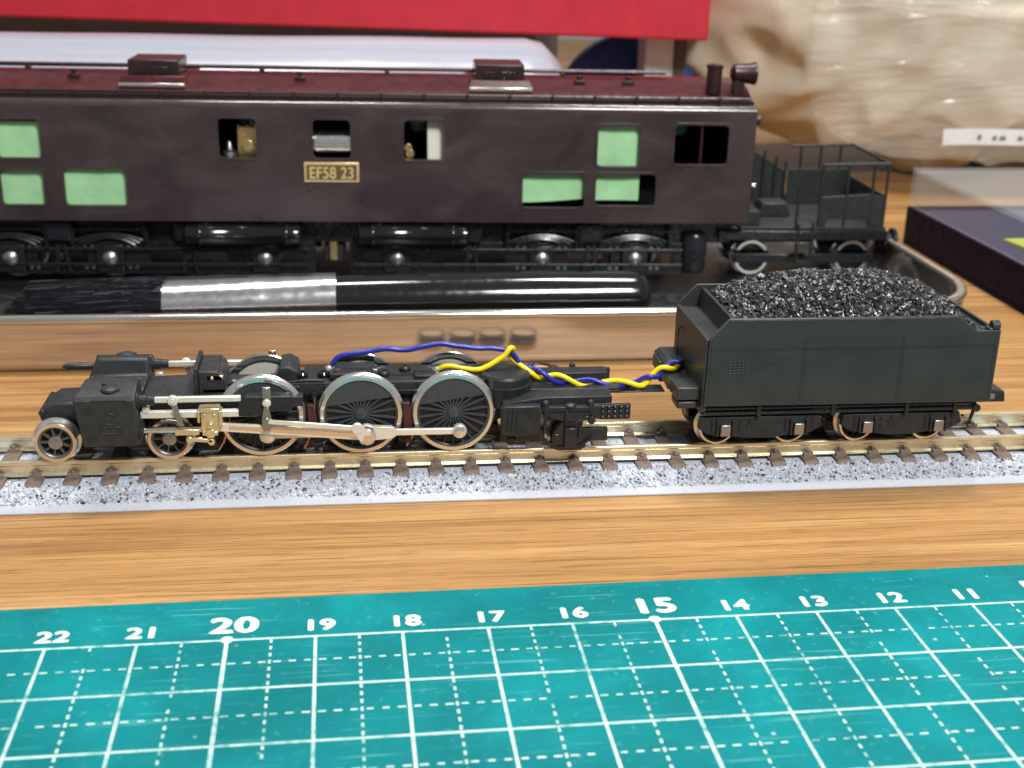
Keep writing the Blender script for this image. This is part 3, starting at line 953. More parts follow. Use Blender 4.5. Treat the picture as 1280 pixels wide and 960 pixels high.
        MB().bar((0.50, 0.78), (0.72, 0.66), 0.016, 0.016, *ext(0.35, 0.39)).bar((0.72, 0.66), (1.0, 0.66), 0.016, 0.016, *ext(0.35, 0.39)).bar((1.0, 0.66), (1.22, 0.80), 0.016, 0.016, *ext(0.35, 0.39)).build('tie_strap', 'truck_black', fr)
        m = MB().prism([(1.20, 1.30), (1.20, 1.12), (1.34, 1.09), (1.78, 1.09), (1.78, 1.325), (1.35, 1.315)], *ext(0.36, 0.44))
        st = m.build('frame_end', 'black_plastic', t, 0.008)
        m = MB()
        for x in (1.36, 1.45, 1.54, 1.63, 1.72):
            for z in (1.285, 1.215, 1.135):
                m.lathe([(0, 0.028), (0.02, 0.024), (0.03, 0.01)], (x, y(0.36), z), 'y', 10, False, -sg)
        m.build('end_rivets', 'truck_black', st)['kind'] = 'stuff'
        m = MB().cyl((1.20, 0, 1.09), 0.06, *ext(0.32, 0.42), 'y', 14, 0.01).cyl((1.10, 0, 1.12), 0.035, *ext(0.33, 0.42), 'y', 12).bar((1.06, 1.10), (1.02, 0.82), 0.02, 0.02, *ext(0.35, 0.40)).box(1.04, 1.46, *ext(0.40, 0.48), 0.74, 0.94)
        m.build('brake_rigging', 'black_plastic', fr, 0.008)
        m = MB().box(-0.12, 0.55, *ext(0.60, 0.80), 0.66, 0.86).cyl((0.05, 0, 0.70), 0.07, *ext(0.55, 0.7), 'y', 12)
        m.build('lower_frame', 'truck_black', t, 0.02)


build_loco()


# ================================================================== tender
def build_tender():
    t = thing('tender', 'black riveted tender heaped with coal on brass-tyred wheels', 'model tender', (5.1, TC, RT))
    XL, XR, ZB, ZT = 2.85, 7.32, 1.29, 2.65
    yn, yf = 0.25, 2.15
    MB().box(XL + 0.02, XR - 0.02, yn + 0.03, yf - 0.03, ZB, 2.28).build('tank', 'tender_black', t, 0.015)
    side = [(XL, ZB + 0.01), (XL + 0.02, 2.365), (3.14, ZT), (6.62, ZT), (6.94, 2.41), (XR, 2.415), (XR - 0.0, ZB - 0.01)]
    for s, (a, b) in enumerate(((yn, yn + 0.045), (yf - 0.045, yf))):
        p = MB().prism(side, a, b).build('side_panel', 'tender_black', t, 0.010)
        sg = -1 if s == 0 else 1
        yo = yn if s == 0 else yf
        m = MB()

        def rv(x, z, r=0.011):
            m.lathe([(-0.004, r * 1.35), (0.007, r * 1.1), (0.013, r * 0.4)], (x, yo, z), 'y', 6, False, sg)
        x = XL + 0.06
        while x < XR - 0.04:
            rv(x, 2.205)
            rv(x, 2.165, 0.008)
            rv(x, 1.33)
            x += 0.047
        z = 1.38
        while z < 2.36:
            for xx in (XL + 0.05, 4.30, 4.34, 5.80, 5.84, XR - 0.06):
                rv(xx, z, 0.009)
            z += 0.047
        for i in range(5):
            for j in range(5):
                rv(3.20 + i * 0.065, 1.81 + j * 0.045, 0.013)
        for i in range(13):
            rv(3.48 + i * 0.05, 1.80 + i * 0.022, 0.009)
        rr = m.build('rivets', 'black_casting', p)
        rr['kind'] = 'stuff'
        MB().box(3.16, 6.60, yo - (0.008 if s == 0 else -0.0), yo + (0.0 if s == 0 else 0.008), ZT - 0.035, ZT - 0.012).build('beading', 'tender_black', p)
    MB().box(XL, 3.24, yn + 0.045, yf - 0.045, 2.20, 2.30).build('locker_top', 'tender_black', t, 0.01)
    MB().box(XL - 0.02, XL + 0.05, yn + 0.045, yf - 0.045, ZB - .1, 2.33).build('front_wall', 'tender_black', t, 0.012)
    MB().prism([(3.18, 2.28), (3.22, 2.60), (3.27, 2.60), (3.30, 2.28)], yn + 0.05, yf - 0.05).build('coal_gate', 'tender_black', t, 0.01)
    MB().prism([(6.62, 2.30), (6.86, 2.53), (6.91, 2.53), (7.0, 2.30)], yn + 0.05, yf - 0.05).build('rear_bulkhead', 'tender_black', t, 0.01)
    MB().box(6.9, XR - 0.01, yn + 0.05, yf - 0.05, 2.2, 2.34).build('rear_deck', 'tender_black', t, 0.01)
    MB().box(XR - 0.05, XR, yn + 0.04, yf - 0.04, ZB, 2.40).build('rear_wall', 'tender_black', t, 0.012)
    m = MB()
    m.tube([(XL - 0.03, 1.72, 1.60), (XL - 0.06, 1.72, 1.64), (XL - 0.06, 1.72, 2.04), (XL - 0.03, 1.72, 2.08)], 0.014, 8)
    m.build('grab_rail', 'truck_black', t)
    # front platform and steps
    MB().prism([(2.52, 1.30), (2.52, 1.56), (2.60, 1.62), (2.86, 1.62), (2.86, 1.30)], 1.45, 2.12).build('front_platform', 'tender_black', t, 0.014)
    MB().box(2.50, 2.86, 0.86, 1.45, 1.30, 1.46).build('front_sill', 'tender_black', t, 0.014)
    for ya, yb in ((0.42, 0.86), (1.6, 2.04)):
        MB().box(2.48, 2.84, ya, yb, 1.34, 1.54).build('step_box', 'tender_black', t, 0.02)
        MB().box(2.50, 2.82, ya + 0.03, yb - 0.03, 1.19, 1.31).build('step_box', 'tender_black', t, 0.03)
        MB().box(2.66, 2.70, ya + 0.08, ya + 0.2, 1.05, 1.2).build('step_bracket', 'truck_black', t, 0.008)
    # underframe and pipes
    MB().box(XL + 0.05, XR - 0.05, 0.55, 1.85, 1.06, 1.29).build('underframe', 'black_plastic', t, 0.01)
    for s in (0, 1):
        yy = 0.33 if s == 0 else 2.07
        for z in (1.235, 1.150):
            MB().cyl((0, yy, z), 0.024, XL + 0.05, XR - 0.22, 'x', 10).build('brake_pipe', 'truck_black', t)
        for x in (3.72, 4.87, 6.03, 6.80):
            MB().box(x - 0.03, x + 0.03, yy - 0.045, yy + 0.04, 1.10, 1.29).build('pipe_bracket', 'truck_black', t, 0.01)
        MB().lathe([(-0.05, 0.02), (-0.04, 0.06), (0.04, 0.06), (0.05, 0.02)], (7.15, yy, 1.16), 'y', 14).build('pipe_cock', 'truck_black', t)
        MB().bar((7.12, 1.12), (7.08, 0.96), 0.02, 0.014, yy - 0.02, yy + 0.02).build('guard_iron', 'truck_black', t)
    # bogies
    for bx, (x1, x2) in ((3.79, (3.21, 4.35)), (5.99, (5.43, 6.56))):
        MB().box(bx - 0.5, bx + 0.5, 0.9, 1.5, 0.8, 1.06).build('bogie_bolster', 'black_plastic', t, 0.02)
        for s in (0, 1):
            a, b = (0.36, 0.46) if s == 0 else (1.94, 2.04)
            fr = MB().prism([(x1 - 0.36, 1.08), (x2 + 0.36, 1.08), (x2 + 0.40, 0.90), (x2 + 0.22, 0.80), (x2 - 0.2, 0.76), (bx + 0.2, 0.73), (bx - 0.2, 0.73), (x1 + 0.2, 0.76), (x1 - 0.22, 0.80), (x1 - 0.38, 0.90)], a, b).build('bogie_frame', 'black_plastic', t, 0.012)
            yo, sg = (a, -1) if s == 0 else (b, 1)
            for x in (x1 + 0.03, x2 + 0.03):
                e = sorted((yo, yo + sg * 0.06))
                MB().box(x - 0.075, x + 0.075, *e, 0.79, 0.97).build('axle_box', 'zinc' if s == 0 else 'truck_black', fr, 0.012)
                e2 = sorted((yo, yo + sg * 0.04))
                MB().box(x - 0.14, x - 0.10, *e2, 0.78, 1.04).build('horn_guide', 'truck_black', fr, 0.008)
                MB().box(x + 0.10, x + 0.14, *e2, 0.78, 1.04).build('horn_guide', 'truck_black', fr, 0.008)
                m = MB()
                for dx, z in ((-0.20, 0.86), (-0.20, 0.93), (-0.20, 1.0), (0.22, 0.90), (0.22, 1.0), (0.34, 0.95), (0.38, 1.02)):
                    m.cyl((x + dx, yo, z), 0.02, -0.02, 0.02, 'y', 8)
                m.build('frame_bolts', 'truck_black', fr)['kind'] = 'stuff'
        for x in (x1, x2):
            for s in (0, 1):
                wheel(t, 'tender_wheel', x, RT + 0.285, 0.285, s, 'bronze_tyre', 'black_plastic', 9, y0=0.66, ring=0.035, hub=0.06)
            MB().cyl((x, 0, RT + 0.285), 0.045, 0.75, 1.65, 'y', 14).build('axle', 'zinc', t)
    # rear coupler, lamp
    m = MB().prism([(7.30, 1.08), (7.30, 1.30), (7.42, 1.30), (7.52, 1.22), (7.95, 1.16), (7.98, 0.98), (7.50, 0.98)], 0.98, 1.42)
    m.build('coupler', 'black_plastic', t, 0.02)
    MB().box(7.60, 7.78, 0.955, 0.985, 1.04, 1.13).build('coupler_spring', 'zinc', t, 0.006)
    m = MB().lathe([(-0.07, 0.06), (-0.06, 0.085), (0.05, 0.085), (0.06, 0.06)], (7.27, 0.36, 2.455), 'x', 18).box(7.16, 7.30, 0.30, 0.46, 2.38, 2.43)
    m.build('marker_lamp', 'tender_black', t, 0.01)
    MB().lathe([(0, 0.05), (0.02, 0.045), (0.03, 0.02)], (7.10, 0.42, 2.40), 'z', 14).build('filler_cap', 'tender_black', t)
    # coal: a moulded heap covered with separate lumps
    random.seed(11)

    def hz(x, y):
        u = (x - 5.05) / 1.95
        v = (y - 1.25) / 1.0
        f = max(0.0, 1 - abs(u) ** 2.6) ** 0.8 * max(0.0, 1 - abs(v) ** 2.2) ** 0.7
        return 2.42 + 0.60 * f + 0.05 * noise.noise(Vector((x * 2.1, y * 2.1, 0)))
    m = MB()
    nx, ny = 44, 20
    vs, fs = [], []
    for j in range(ny + 1):
        for i in range(nx + 1):
            x, y = 3.26 + (6.88 - 3.26) * i / nx, 0.31 + (2.09 - 0.31) * j / ny
            vs.append((x, y, hz(x, y) - 0.02))
    for j in range(ny):
        for i in range(nx):
            a = j * (nx + 1) + i
            fs.append((a, a + 1, a + nx + 2, a + nx + 1))
    m.poly(vs, fs)
    cb = m.build('coal_bed', 'coal_lump', t, 0, 180)
    m = MB()
    q = [Vector((1, 1, 1)), Vector((-1, 1, 1)), Vector((-1, -1, 1)), Vector((1, -1, 1)), Vector((1, 1, -1)), Vector((-1, 1, -1)), Vector((-1, -1, -1)), Vector((1, -1, -1))]
    fc = [(0, 1, 2, 3), (4, 7, 6, 5), (0, 3, 7, 4), (1, 5, 6, 2), (0, 4, 5, 1), (2, 6, 7, 3)]
    for _ in range(5200):
        x, y = random.uniform(3.29, 6.86), random.uniform(0.33, 2.08)
        s = random.uniform(0.014, 0.032) * (1.35 if random.random() < 0.08 else 1)
        rot = Matrix.Rotation(random.random() * 6.28, 3, 'X') @ Matrix.Rotation(random.random() * 6.28, 3, 'Y') @ Matrix.Rotation(random.random() * 6.28, 3, 'Z')
        c = Vector((x, y, hz(x, y) + random.uniform(-0.02, 0.025)))
        sc3 = Vector((random.uniform(0.7, 1.4), random.uniform(0.6, 1.1), random.uniform(0.5, 0.9)))
        m.poly([tuple(c + rot @ Vector([v[i] * sc3[i] * s * random.uniform(0.75, 1.2) for i in range(3)])) for v in q], fc)
    o = m.build('coal_lumps', 'coal_lump', t, 0, 0)
    o['kind'] = 'stuff'


build_tender()


# ================================================================== wires between the two
def build_wires():
    def hel(ph, n=60):
        base = smooth_path([(0.40, 1.12, 1.60), (0.75, 1.10, 1.475), (1.2, 1.12, 1.40), (1.62, 1.13, 1.37), (2.05, 1.15, 1.36), (2.30, 1.2, 1.46), (2.52, 1.3, 1.55), (2.75, 1.4, 1.58)], 9)
        out = []
        for i, p in enumerate(base):
            a = ph + 2 * math.pi * (i / len(base)) ** 0.92 * 3.4
            out.append(p + Vector((0, 0.05 * math.cos(a), 0.05 * math.sin(a))))
        return out
    def jit(P, sd):
        return [p + Vector((0, 0.030 * noise.noise(Vector((p.x * 2.6, sd, 0))), 0.034 * noise.noise(Vector((p.x * 3.1, sd, 5))))) for p in P]
    b = smooth_path([(-2.58, 1.2, 1.74), (-2.44, 1.2, 1.86), (-1.93, 1.2, 1.945), (-1.45, 1.2, 1.955), (-0.98, 1.2, 2.03), (-0.5, 1.2, 1.96), (-0.03, 1.2, 1.925), (0.12, 1.2, 1.84), (0.24, 1.18, 1.66)], 7)[:-1] + hel(0.3)
    o = MB().tube(jit(b, 1), 0.040, 12).build('connecting_wire', 'blue_pvc', None, 0, 180)
    tag(o, 'blue insulated wire looping from the locomotive chassis to the tender', 'wire')
    y = smooth_path([(-1.02, 1.15, 1.66), (-0.86, 1.12, 1.70), (-0.40, 1.08, 1.66), (-0.06, 1.1, 1.83), (0.06, 1.12, 1.965), (0.12, 1.2, 1.92), (0.08, 1.26, 1.80), (0.18, 1.22, 1.70)], 7)[:-1] + hel(0.3 + math.pi)
    o = MB().tube(jit(y, 2), 0.040, 12).build('connecting_wire', 'yellow_pvc', None, 0, 180)
    tag(o, 'yellow insulated wire twisted around the blue one', 'wire')


build_wires()


# ================================================================== grommets behind the chassis
def build_grommets():
    gp = [(-0.70, 5.02), (-0.09, 5.05), (0.50, 5.03), (1.12, 5.06)]
    lab = ['black rubber grommet, leftmost of the four mirrored in the tray', 'black rubber grommet, second from the left of four mirrored in the tray',
           'black rubber grommet, third from the left of four mirrored in the tray', 'black rubber grommet, rightmost of the four mirrored in the tray']
    o0 = None
    for (x, y), l in zip(gp, lab):
        if o0 is None:
            m = MB()
            m.lathe([(0.0, 0.19), (0.0, 0.25), (0.03, 0.275), (0.07, 0.27), (0.10, 0.235), (0.16, 0.235), (0.20, 0.27), (0.24, 0.28), (0.26, 0.275), (0.26, 0.25), (0.20, 0.215)], (0, 0, 0), 'z', 32, True)
            o = o0 = m.build('grommet', 'rubber', None)
        else:
            o = o0.copy()
            sc.collection.objects.link(o)
        o.location = (x, y, 0.001)
        tag(o, l, 'grommet', 'rubber grommets behind the chassis')
        c = MB().cyl((0, 0, 0), 0.232, 0.19, 0.225, 'z', 28).build('core', 'plug_tan', None)  # added tan plug in place of lit table wood seen through the hole
        c.parent = o


build_grommets()


# ================================================================== steel tray
def build_tray():
    t = thing('steel_tray', 'shallow mirror-polished steel tray with rolled rim holding the electric locomotive', 'tray', (-2, 10, 0))
    x0, x1, y0, y1 = -21.0, 10.55, 6.02, 16.2

    def ring(d, z, r):
        return [(p[0], p[1], z) for p in rrect(x0 + d, x1 - d, y0 + d, y1 - d, max(0.05, r - d), 10)]
    R = 2.2
    loops = [ring(0.16, 0.002, R), ring(0.07, 0.012, R), ring(0.03, 0.05, R), ring(0.02, 0.10, R), ring(0.02, 0.90, R)] + [ring(0.10 + 0.115 * math.cos(rad(a)) * -1, 0.965 + 0.10 * math.sin(rad(a)), R) for a in range(-35, 216, 25)] + [ring(0.24, 0.15, R), ring(0.36, 0.08, R)]
    m = MB()
    rows = [[m.bm.verts.new(p) for p in lp] for lp in loops]
    n = len(rows[0])
    for A, B in zip(rows, rows[1:]):
        for k in range(n):
            m.bm.faces.new((A[k], A[(k + 1) % n], B[(k + 1) % n], B[k]))
    m.bm.faces.new(rows[0])
    m.build('tray_rim', 'tray_steel', t, 0, 60)
    MB().prism([(p[0], p[1]) for p in ring(0.35, 0, R)], 0.04, 0.081, 'z').build('tray_floor', 'dull_steel', t)


build_tray()


# ================================================================== paint brush in the tray
def build_brush():
    t = thing('paint_brush', 'flat paint brush with black bristles, silver ferrule and glossy black handle', 'paint brush', (-2.6, 7.45, 0.1))
    yc, zc = 7.50, 0.86
    zt = lambda x: zc + 0.012 * (x + 2.6)
    # handle
    n = 40
    pts = [(-2.62 + (6.30) * i / n, yc - 0.05 + 0.02 * i / n, zc + 0.01) for i in range(n + 1)]

    def rf(u):
        if u > 0.965:
            return 0.53 * math.sqrt(max(0.02, 1 - ((u - 0.965) / 0.035) ** 2)) ** 0.5
        return 0.50 + 0.05 * math.sin(u * 2.4)
    MB().tube(pts, 0.5, 36, rf).build('handle', 'gloss_black', t, 0, 60)
    MB().cyl((3.60, yc - 0.55, zc - 0.12), 0.04, 0, 0.02, 'y', 10).build('hanging_hole', 'nickel', t)
    # ferrule: round at the handle, flat at the bristles
    m = MB()
    rings = []
    for i in range(15):
        u = i / 14
        x = -2.58 - 3.26 * u
        ry = 0.56 + 0.10 * u
        rz = 0.56 - 0.06 * u
        if i in (3, 5):
            ry *= 0.975
            rz *= 0.975
        rings.append([m.bm.verts.new((x, yc + ry * math.cos(a), zc + rz * math.sin(a))) for a in [2 * math.pi * k / 40 for k in range(40)]])
    for A, B in zip(rings, rings[1:]):
        for k in range(40):
            m.bm.faces.new((A[k], A[(k + 1) % 40], B[(k + 1) % 40], B[k]))
    m.bm.faces.new(rings[0])
    m.bm.faces.new(rings[-1])
    m.build('ferrule', 'ferrule_metal', t, 0, 50)
    # bristles: a core plus loose hairs
    m = MB()
    rings = []
    for i in range(9):
        u = i / 8
        x = -5.70 - 2.75 * u
        rz = 0.50 * (1 - 0.10 * u)
        rings.append([m.bm.verts.new((x + 0.35 * math.sin(a) * u, yc + (0.6 - 0.1 * u) * math.cos(a), zc - 0.03 * u + rz * math.sin(a))) for a in [2 * math.pi * k / 28 for k in range(28)]])
    for A, B in zip(rings, rings[1:]):
        for k in range(28):
            m.bm.faces.new((A[k], A[(k + 1) % 28], B[(k + 1) % 28], B[k]))
    m.bm.faces.new(rings[-1])
    br = m.build('bristle_tuft', 'bristle', t, 0, 60)
    random.seed(5)
    m = MB()
    for _ in range(3000):
        a = random.uniform(0, 2 * math.pi)
        rr = 0.98 + random.uniform(0, 0.05)
        x0 = -5.75 - random.uniform(0, 1.9)
        ln = random.uniform(0.3, 1.7)
        P = []
        ph = random.uniform(0, 6)
        for k in range(4):
            u = k / 3
            x = x0 - ln * u
            if x < -8.75:
                x = -8.75
            v = (-5.7 - x) / 2.75
            P.append((x + 0.35 * math.sin(a) * v, yc + (0.6 - 0.1 * v) * rr * math.cos(a) + 0.01 * math.sin(ph + u * 4), zc - 0.03 * v + 0.5 * (1 - 0.1 * v) * rr * math.sin(a) + 0.018 * math.sin(ph + u * 3)))
        m.tube(P, 0.009, 3)
    o = m.build('bristles', 'bristle', br, 0, 60)
    o['kind'] = 'stuff'


build_brush()


# ================================================================== electric locomotive in the tray
def build_electric():
    t = thing('electric_locomotive', 'dark maroon box-bodied electric locomotive with green window cards and gold number plate', 'model locomotive', (6.1405, 10.8437, 0.08), rad(-2.259), local=True)
    t.location.z = 0.0
    XL, XR, W = -18.35, 0.55, 3.5
    ZB, ZT = 1.60, 4.06
    # side walls with real openings
    ups = [(-17.85, -16.75, 2.95, 3.80, 'cab'), (-15.86, -14.92, 2.94, 3.77, 'g'), (-11.21, -10.39, 2.98, 3.84, 'm3'), (-9.20, -8.38, 2.98, 3.83, 'm2'), (-7.24, -6.34, 2.97, 3.84, 'm1'), (-2.98, -2.02, 2.86, 3.77, 'g'), (-1.27, -0.04, 2.92, 3.80, 'cab')]
    low = [(-15.86, -14.94, 1.93, 2.72, 'g'), (-14.53, -13.20, 1.92, 2.76, 'g'), (-4.62, -3.22, 1.93, 2.70, 'g'), (-2.98, -1.62, 1.98, 2.70, 'g')]
    wins = ups + low
    loops = [[(XL, ZB), (XR - 0.28, ZB), (XR - 0.0, ZB + 0.0), (XR, ZT), (XL, ZT)]] + [rrect(a, b, c, d, 0.10, 5) for a, b, c, d, _ in wins]
    me = holed_plate(loops, 0.035, 0.012)
    me.transform(Matrix.Rotation(rad(90), 4, 'X'))
    near = link('side_wall', me, 'maroon_paint', t, 0, 30)
    near.location = (0, 0.05, 0)
    far = near.copy()
    sc.collection.objects.link(far)
    far.location = (0, W - 0.05, 0)
    # cantrail: rounded shoulder between side and roof
    prof = [(0.003, ZT - 0.002)] + [(0.003 + 0.17 - 0.17 * math.cos(rad(a)), ZT + 0.16 * math.sin(rad(a))) for a in range(10, 91, 10)] + [(0.20, ZT + 0.16), (0.20, ZT - 0.002)]
    for s in (0, 1):
        p = prof if s == 0 else [(W - a, b) for a, b in prof]
        MB().prism(p, XL, XR, 'x').build('cantrail', 'maroon_gloss', t, 0, 60)
    # gutter rail on little posts
    for s in (0, 1):
        yy = 0.14 if s == 0 else W - 0.14
        MB().cyl((0, yy, 4.36), 0.035, XL + 0.1, XR - 0.15, 'x', 8).build('gutter_rail', 'roof_fitting', t)
        x = XL + 0.4
        m = None
        while x < XR - 0.3:
            if m is None:
                o0 = MB().box(x - 0.03, x + 0.03, yy - 0.04, yy + 0.04, 4.18, 4.40).build('rail_post', 'roof_fitting', t, 0.01)
                m = x
            else:
                copy_part(o0, t, (x - m, 0, 0))
            x += 0.93
        MB().box(XL + 0.05, XR - 0.05, *sorted(((0.16, 0.30) if s == 0 else (W - 0.30, W - 0.16))), 4.12, 4.30).build('roof_ledge', 'gutter_dark', t, 0.01)
    # roof
    rp = [(0.26 + (W - 0.52) * k / 16, 4.22 + 0.40 * (1 - (2 * k / 16 - 1) ** 2) ** 0.8) for k in range(17)] + [(W - 0.26, 4.10), (0.26, 4.10)]
    MB().prism(rp, XL + 0.05, XR - 0.05, 'x').build('roof', 'roof_paint', t, 0, 30)
    # end walls
    for x, s in ((XR, 1), (XL, -1)):
        e = sorted((x, x - s * 0.08))
        MB().prism([(0.09, ZB), (W - 0.09, ZB), (W - 0.09, 4.15), (W / 2, 4.5), (0.09, 4.15)], e[0] + 0.002, e[1] + 0.002, 'x').build('end_wall', 'maroon_paint', t, 0.02)
    MB().box(XL + 0.1, XR - 0.1, 0.12, W - 0.12, ZB + 0.005, ZB + 0.12).build('floor', 'truck_black', t)
    MB().box(XL + 0.1, XR - 0.1, 2.2, 2.3, ZB + 0.12, 4.1).build('inner_partition', 'gloss_black', t)
    # bands of plate joints
    for x in (-1.45, -3.1, -12.2, -5.7):
        pass
    # window frames and what is behind them
    for a, b, c, d, k in wins:
        me = holed_plate([rrect(a - 0.045, b + 0.045, c - 0.045, d + 0.045, 0.13, 5), rrect(a + 0.005, b - 0.005, c + 0.005, d - 0.005, 0.10, 5)], 0.006, 0.004)
        me.transform(Matrix.Rotation(rad(90), 4, 'X'))
        wn = link('window_frame', me, 'maroon_paint', t, 0, 30)
        wn.location = (0, -0.002, 0)
        if k == 'g':
            x0, x1, z0, z1 = a - 0.15, b + 0.2, c - 0.15, d + 0.1
            if abs(a + 2.98) < .01 and d < 2.9:
                x1, z0 = -1.98, 2.08
            if abs(a + 4.62) < .01:
                z0 = 2.02
            if a < -15.5 and d > 3:
                z1 = 3.70
            yy = 0.14
            m = MB()
            vs = []
            for i in range(7):
                u = i / 6
                bow = 0.03 * math.sin(u * math.pi)
                for z in (z0 + (0.12 * u * u if abs(a + 4.62) < .01 else 0), z1):
                    vs += [(x0 + (x1 - x0) * u, yy + bow, z), (x0 + (x1 - x0) * u, yy + bow + 0.03, z)]
            fs = []
            for i in range(6):
                q = i * 4
                fs += [(q, q + 4, q + 6, q + 2), (q + 1, q + 3, q + 7, q + 5), (q, q + 1, q + 5, q + 4), (q + 2, q + 6, q + 7, q + 3)]
            fs += [(0, 2, 3, 1), (24, 25, 27, 26)]
            m.poly(vs, fs)
            m.build('green_card_pane', 'green_card', t, 0, 60)
        elif k == 'cab':
            xm = (a + b) / 2 + 0.02
            MB().box(xm - 0.025, xm + 0.025, 0.09, 0.12, c, d).build('window_bar', 'roof_fitting', t)
    # motor bits seen through the middle windows
    m = MB()
    for k in range(7):
        m.box(-10.82 + k * 0.06, -10.79 + k * 0.06, 0.28, 0.55, 2.80, 3.66 - 0.02 * (k % 3))
    m.box(-10.84, -10.36, 0.34, 0.56, 2.8, 3.58).cyl((-10.6, 0.25, 3.2), 0.13, 0, 0.1, 'y', 14)
    m.build('brass_motor_frame', 'brass', t, 0.01)
    MB().lathe([(0, 0.18), (0.05, 0.18), (0.22, 0.16), (0.26, 0.08), (0.40, 0.05), (0.45, 0.01)], (-11.02, 0.36, 2.85), 'z', 18).build('lead_weight', 'zinc', t)
    m = MB()
    m.lathe([(-9.24, 0.30), (-9.20, 0.42), (-8.40, 0.42), (-8.36, 0.30)], (0, 0.62, 3.22), 'x', 28)
    m.build('motor_can', 'bright_nickel', t)
    MB().box(-6.72, -6.30, 0.24, 0.36, 2.8, 3.8).build('white_bracket', 'white_card', t, 0.02)
    MB().cyl((-7.14, 0.30, 3.2), 0.09, -.05, .05, 'y', 10).cyl((-7.10, 0.30, 3.06), 0.1, -.05, .05, 'y', 10).build('brass_terminal', 'brass', t, 0.01)
    # number plate with its raised characters
    px0, px1, pz0, pz1 = -9.40, -8.21, 2.475, 2.915
    pl = MB().box(px0, px1, -0.035, 0.012, pz0, pz1).build('number_plate', 'plate_gold', t, 0.015)
    MB().box(px0 + 0.05, px1 - 0.05, -0.040, -0.034, pz0 + 0.055, pz1 - 0.055).build('plate_field', 'plate_dark', pl)
    me = text_mesh('EF58 23', 0.36, 0.008, 0.012, 0.80)
    me.transform(Matrix.Rotation(rad(90), 4, 'X'))
    o = link('plate_lettering', me, 'plate_gold', pl, 0, 0)
    o.location = ((px0 + px1) / 2, -0.052, pz0 + 0.09)
    # roof ventilators
    for xc in (-12.62, -5.10):
        m = MB()
        m.poly([(xc - 0.80, 0.55, 4.30), (xc + 0.80, 0.55, 4.30), (xc + 0.80, 2.95, 4.30), (xc - 0.80, 2.95, 4.30), (xc - 0.66, 0.70, 4.62), (xc + 0.66, 0.70, 4.62), (xc + 0.66, 2.8, 4.62), (xc - 0.66, 2.8, 4.62)],
               [(0, 3, 2, 1), (4, 5, 6, 7), (0, 1, 5, 4), (1, 2, 6, 5), (2, 3, 7, 6), (3, 0, 4, 7)])
        v = m.build('ventilator', 'roof_paint', t, 0.02)
        MB().box(xc - 0.70, xc + 0.70, 0.47, 0.56, 4.42, 4.49).build('ventilator_lip', 'nickel', v, 0.012)
        MB().box(xc - 0.54, xc + 0.54, 0.80, 2.0, 4.56, 4.95).build('ventilator_hood', 'roof_fitting', v, 0.03)
        MB().box(xc - 0.36, xc + 0.36, 0.765, 0.81, 4.66, 4.80).build('ventilator_grille', 'gloss_black', v, 0.01)
        m = MB()
        for k in range(5):
            m.box(xc - 0.36 + k * 0.168, xc - 0.31 + k * 0.168, 0.735, 0.77, 4.66, 4.80)
        m.build('grille_bars', 'roof_fitting', v)['kind'] = 'stuff'
    for x in (-14.35, -9.5, -3.3, -2.2):
        MB().box(x - 0.12, x + 0.12, 0.9, 1.1, 4.45, 4.62).cyl((x, 1.0, 4.6), 0.06, 0, 0.12, 'z', 10).build('roof_bracket', 'roof_fitting', t, 0.015)
    MB().cyl((0, 1.75, 4.72), 0.05, -16.5, -1.2, 'x', 10).build('roof_conduit', 'roof_fitting', t)
    for x in (-15.5, -10.4, -7.6, -3.6):
        MB().box(x - 0.05, x + 0.05, 1.65, 1.85, 4.56, 4.70).build('conduit_clip', 'roof_fitting', t, 0.01)
    # whistle post and headlamp at the cab end
    m = MB()
    m.lathe([(4.25, 0.14), (4.40, 0.14), (4.42, 0.17), (4.95, 0.17), (4.97, 0.19), (5.04, 0.19), (5.06, 0.10)], (-0.33, 0.62, 0), 'z', 18)
    m.build('whistle_post', 'roof_fitting', t)
    m = MB()
    m.lathe([(-0.30, 0.10), (-0.24, 0.20), (0.16, 0.23), (0.20, 0.25), (0.26, 0.25), (0.26, 0.18)], (0.34, 0.62, 4.86), 'x', 24)
    m.box(0.1, 0.34, 0.5, 0.74, 4.2, 4.70)
    m.build('headlamp', 'roof_fitting', t, 0.012)
    MB().lathe([(0, 0.10), (0.2, 0.12), (0.24, 0.05)], (0.56, 0.55, 3.85), 'x', 14).build('marker_lamp', 'roof_fitting', t)
    MB().cyl((0.62, 0.1, 2.45), 0.045, -0.02, 0.05, 'x', 10).build('coupling_eye', 'nickel', t)

    # ---- under the body
    for x0, x1 in ((-12.06, -9.48), (-8.28, -5.80)):
        m = MB()
        m.lathe([(x0, 0.12), (x0 + 0.05, 0.25), (x0 + 0.30, 0.265), (x0 + 0.32, 0.285), (x0 + 0.38, 0.285), (x0 + 0.40, 0.265), (x1 - 0.40, 0.265), (x1 - 0.38, 0.285), (x1 - 0.32, 0.285), (x1 - 0.30, 0.265), (x1 - 0.05, 0.25), (x1, 0.12)], (0, 0.10, 1.265), 'x', 32)
        m.build('air_tank', 'gloss_black', t, 0, 50)
        for x in (x0 + 0.5, x1 - 0.5):
            MB().box(x - 0.04, x + 0.04, 0.06, 0.55, 1.45, 1.60).build('tank_strap', 'truck_black', t)
    MB().box(XL + 0.3, XR - 0.2, 0.55, W - 0.55, 1.0, 1.60).build('underframe', 'truck_black', t, 0.02)

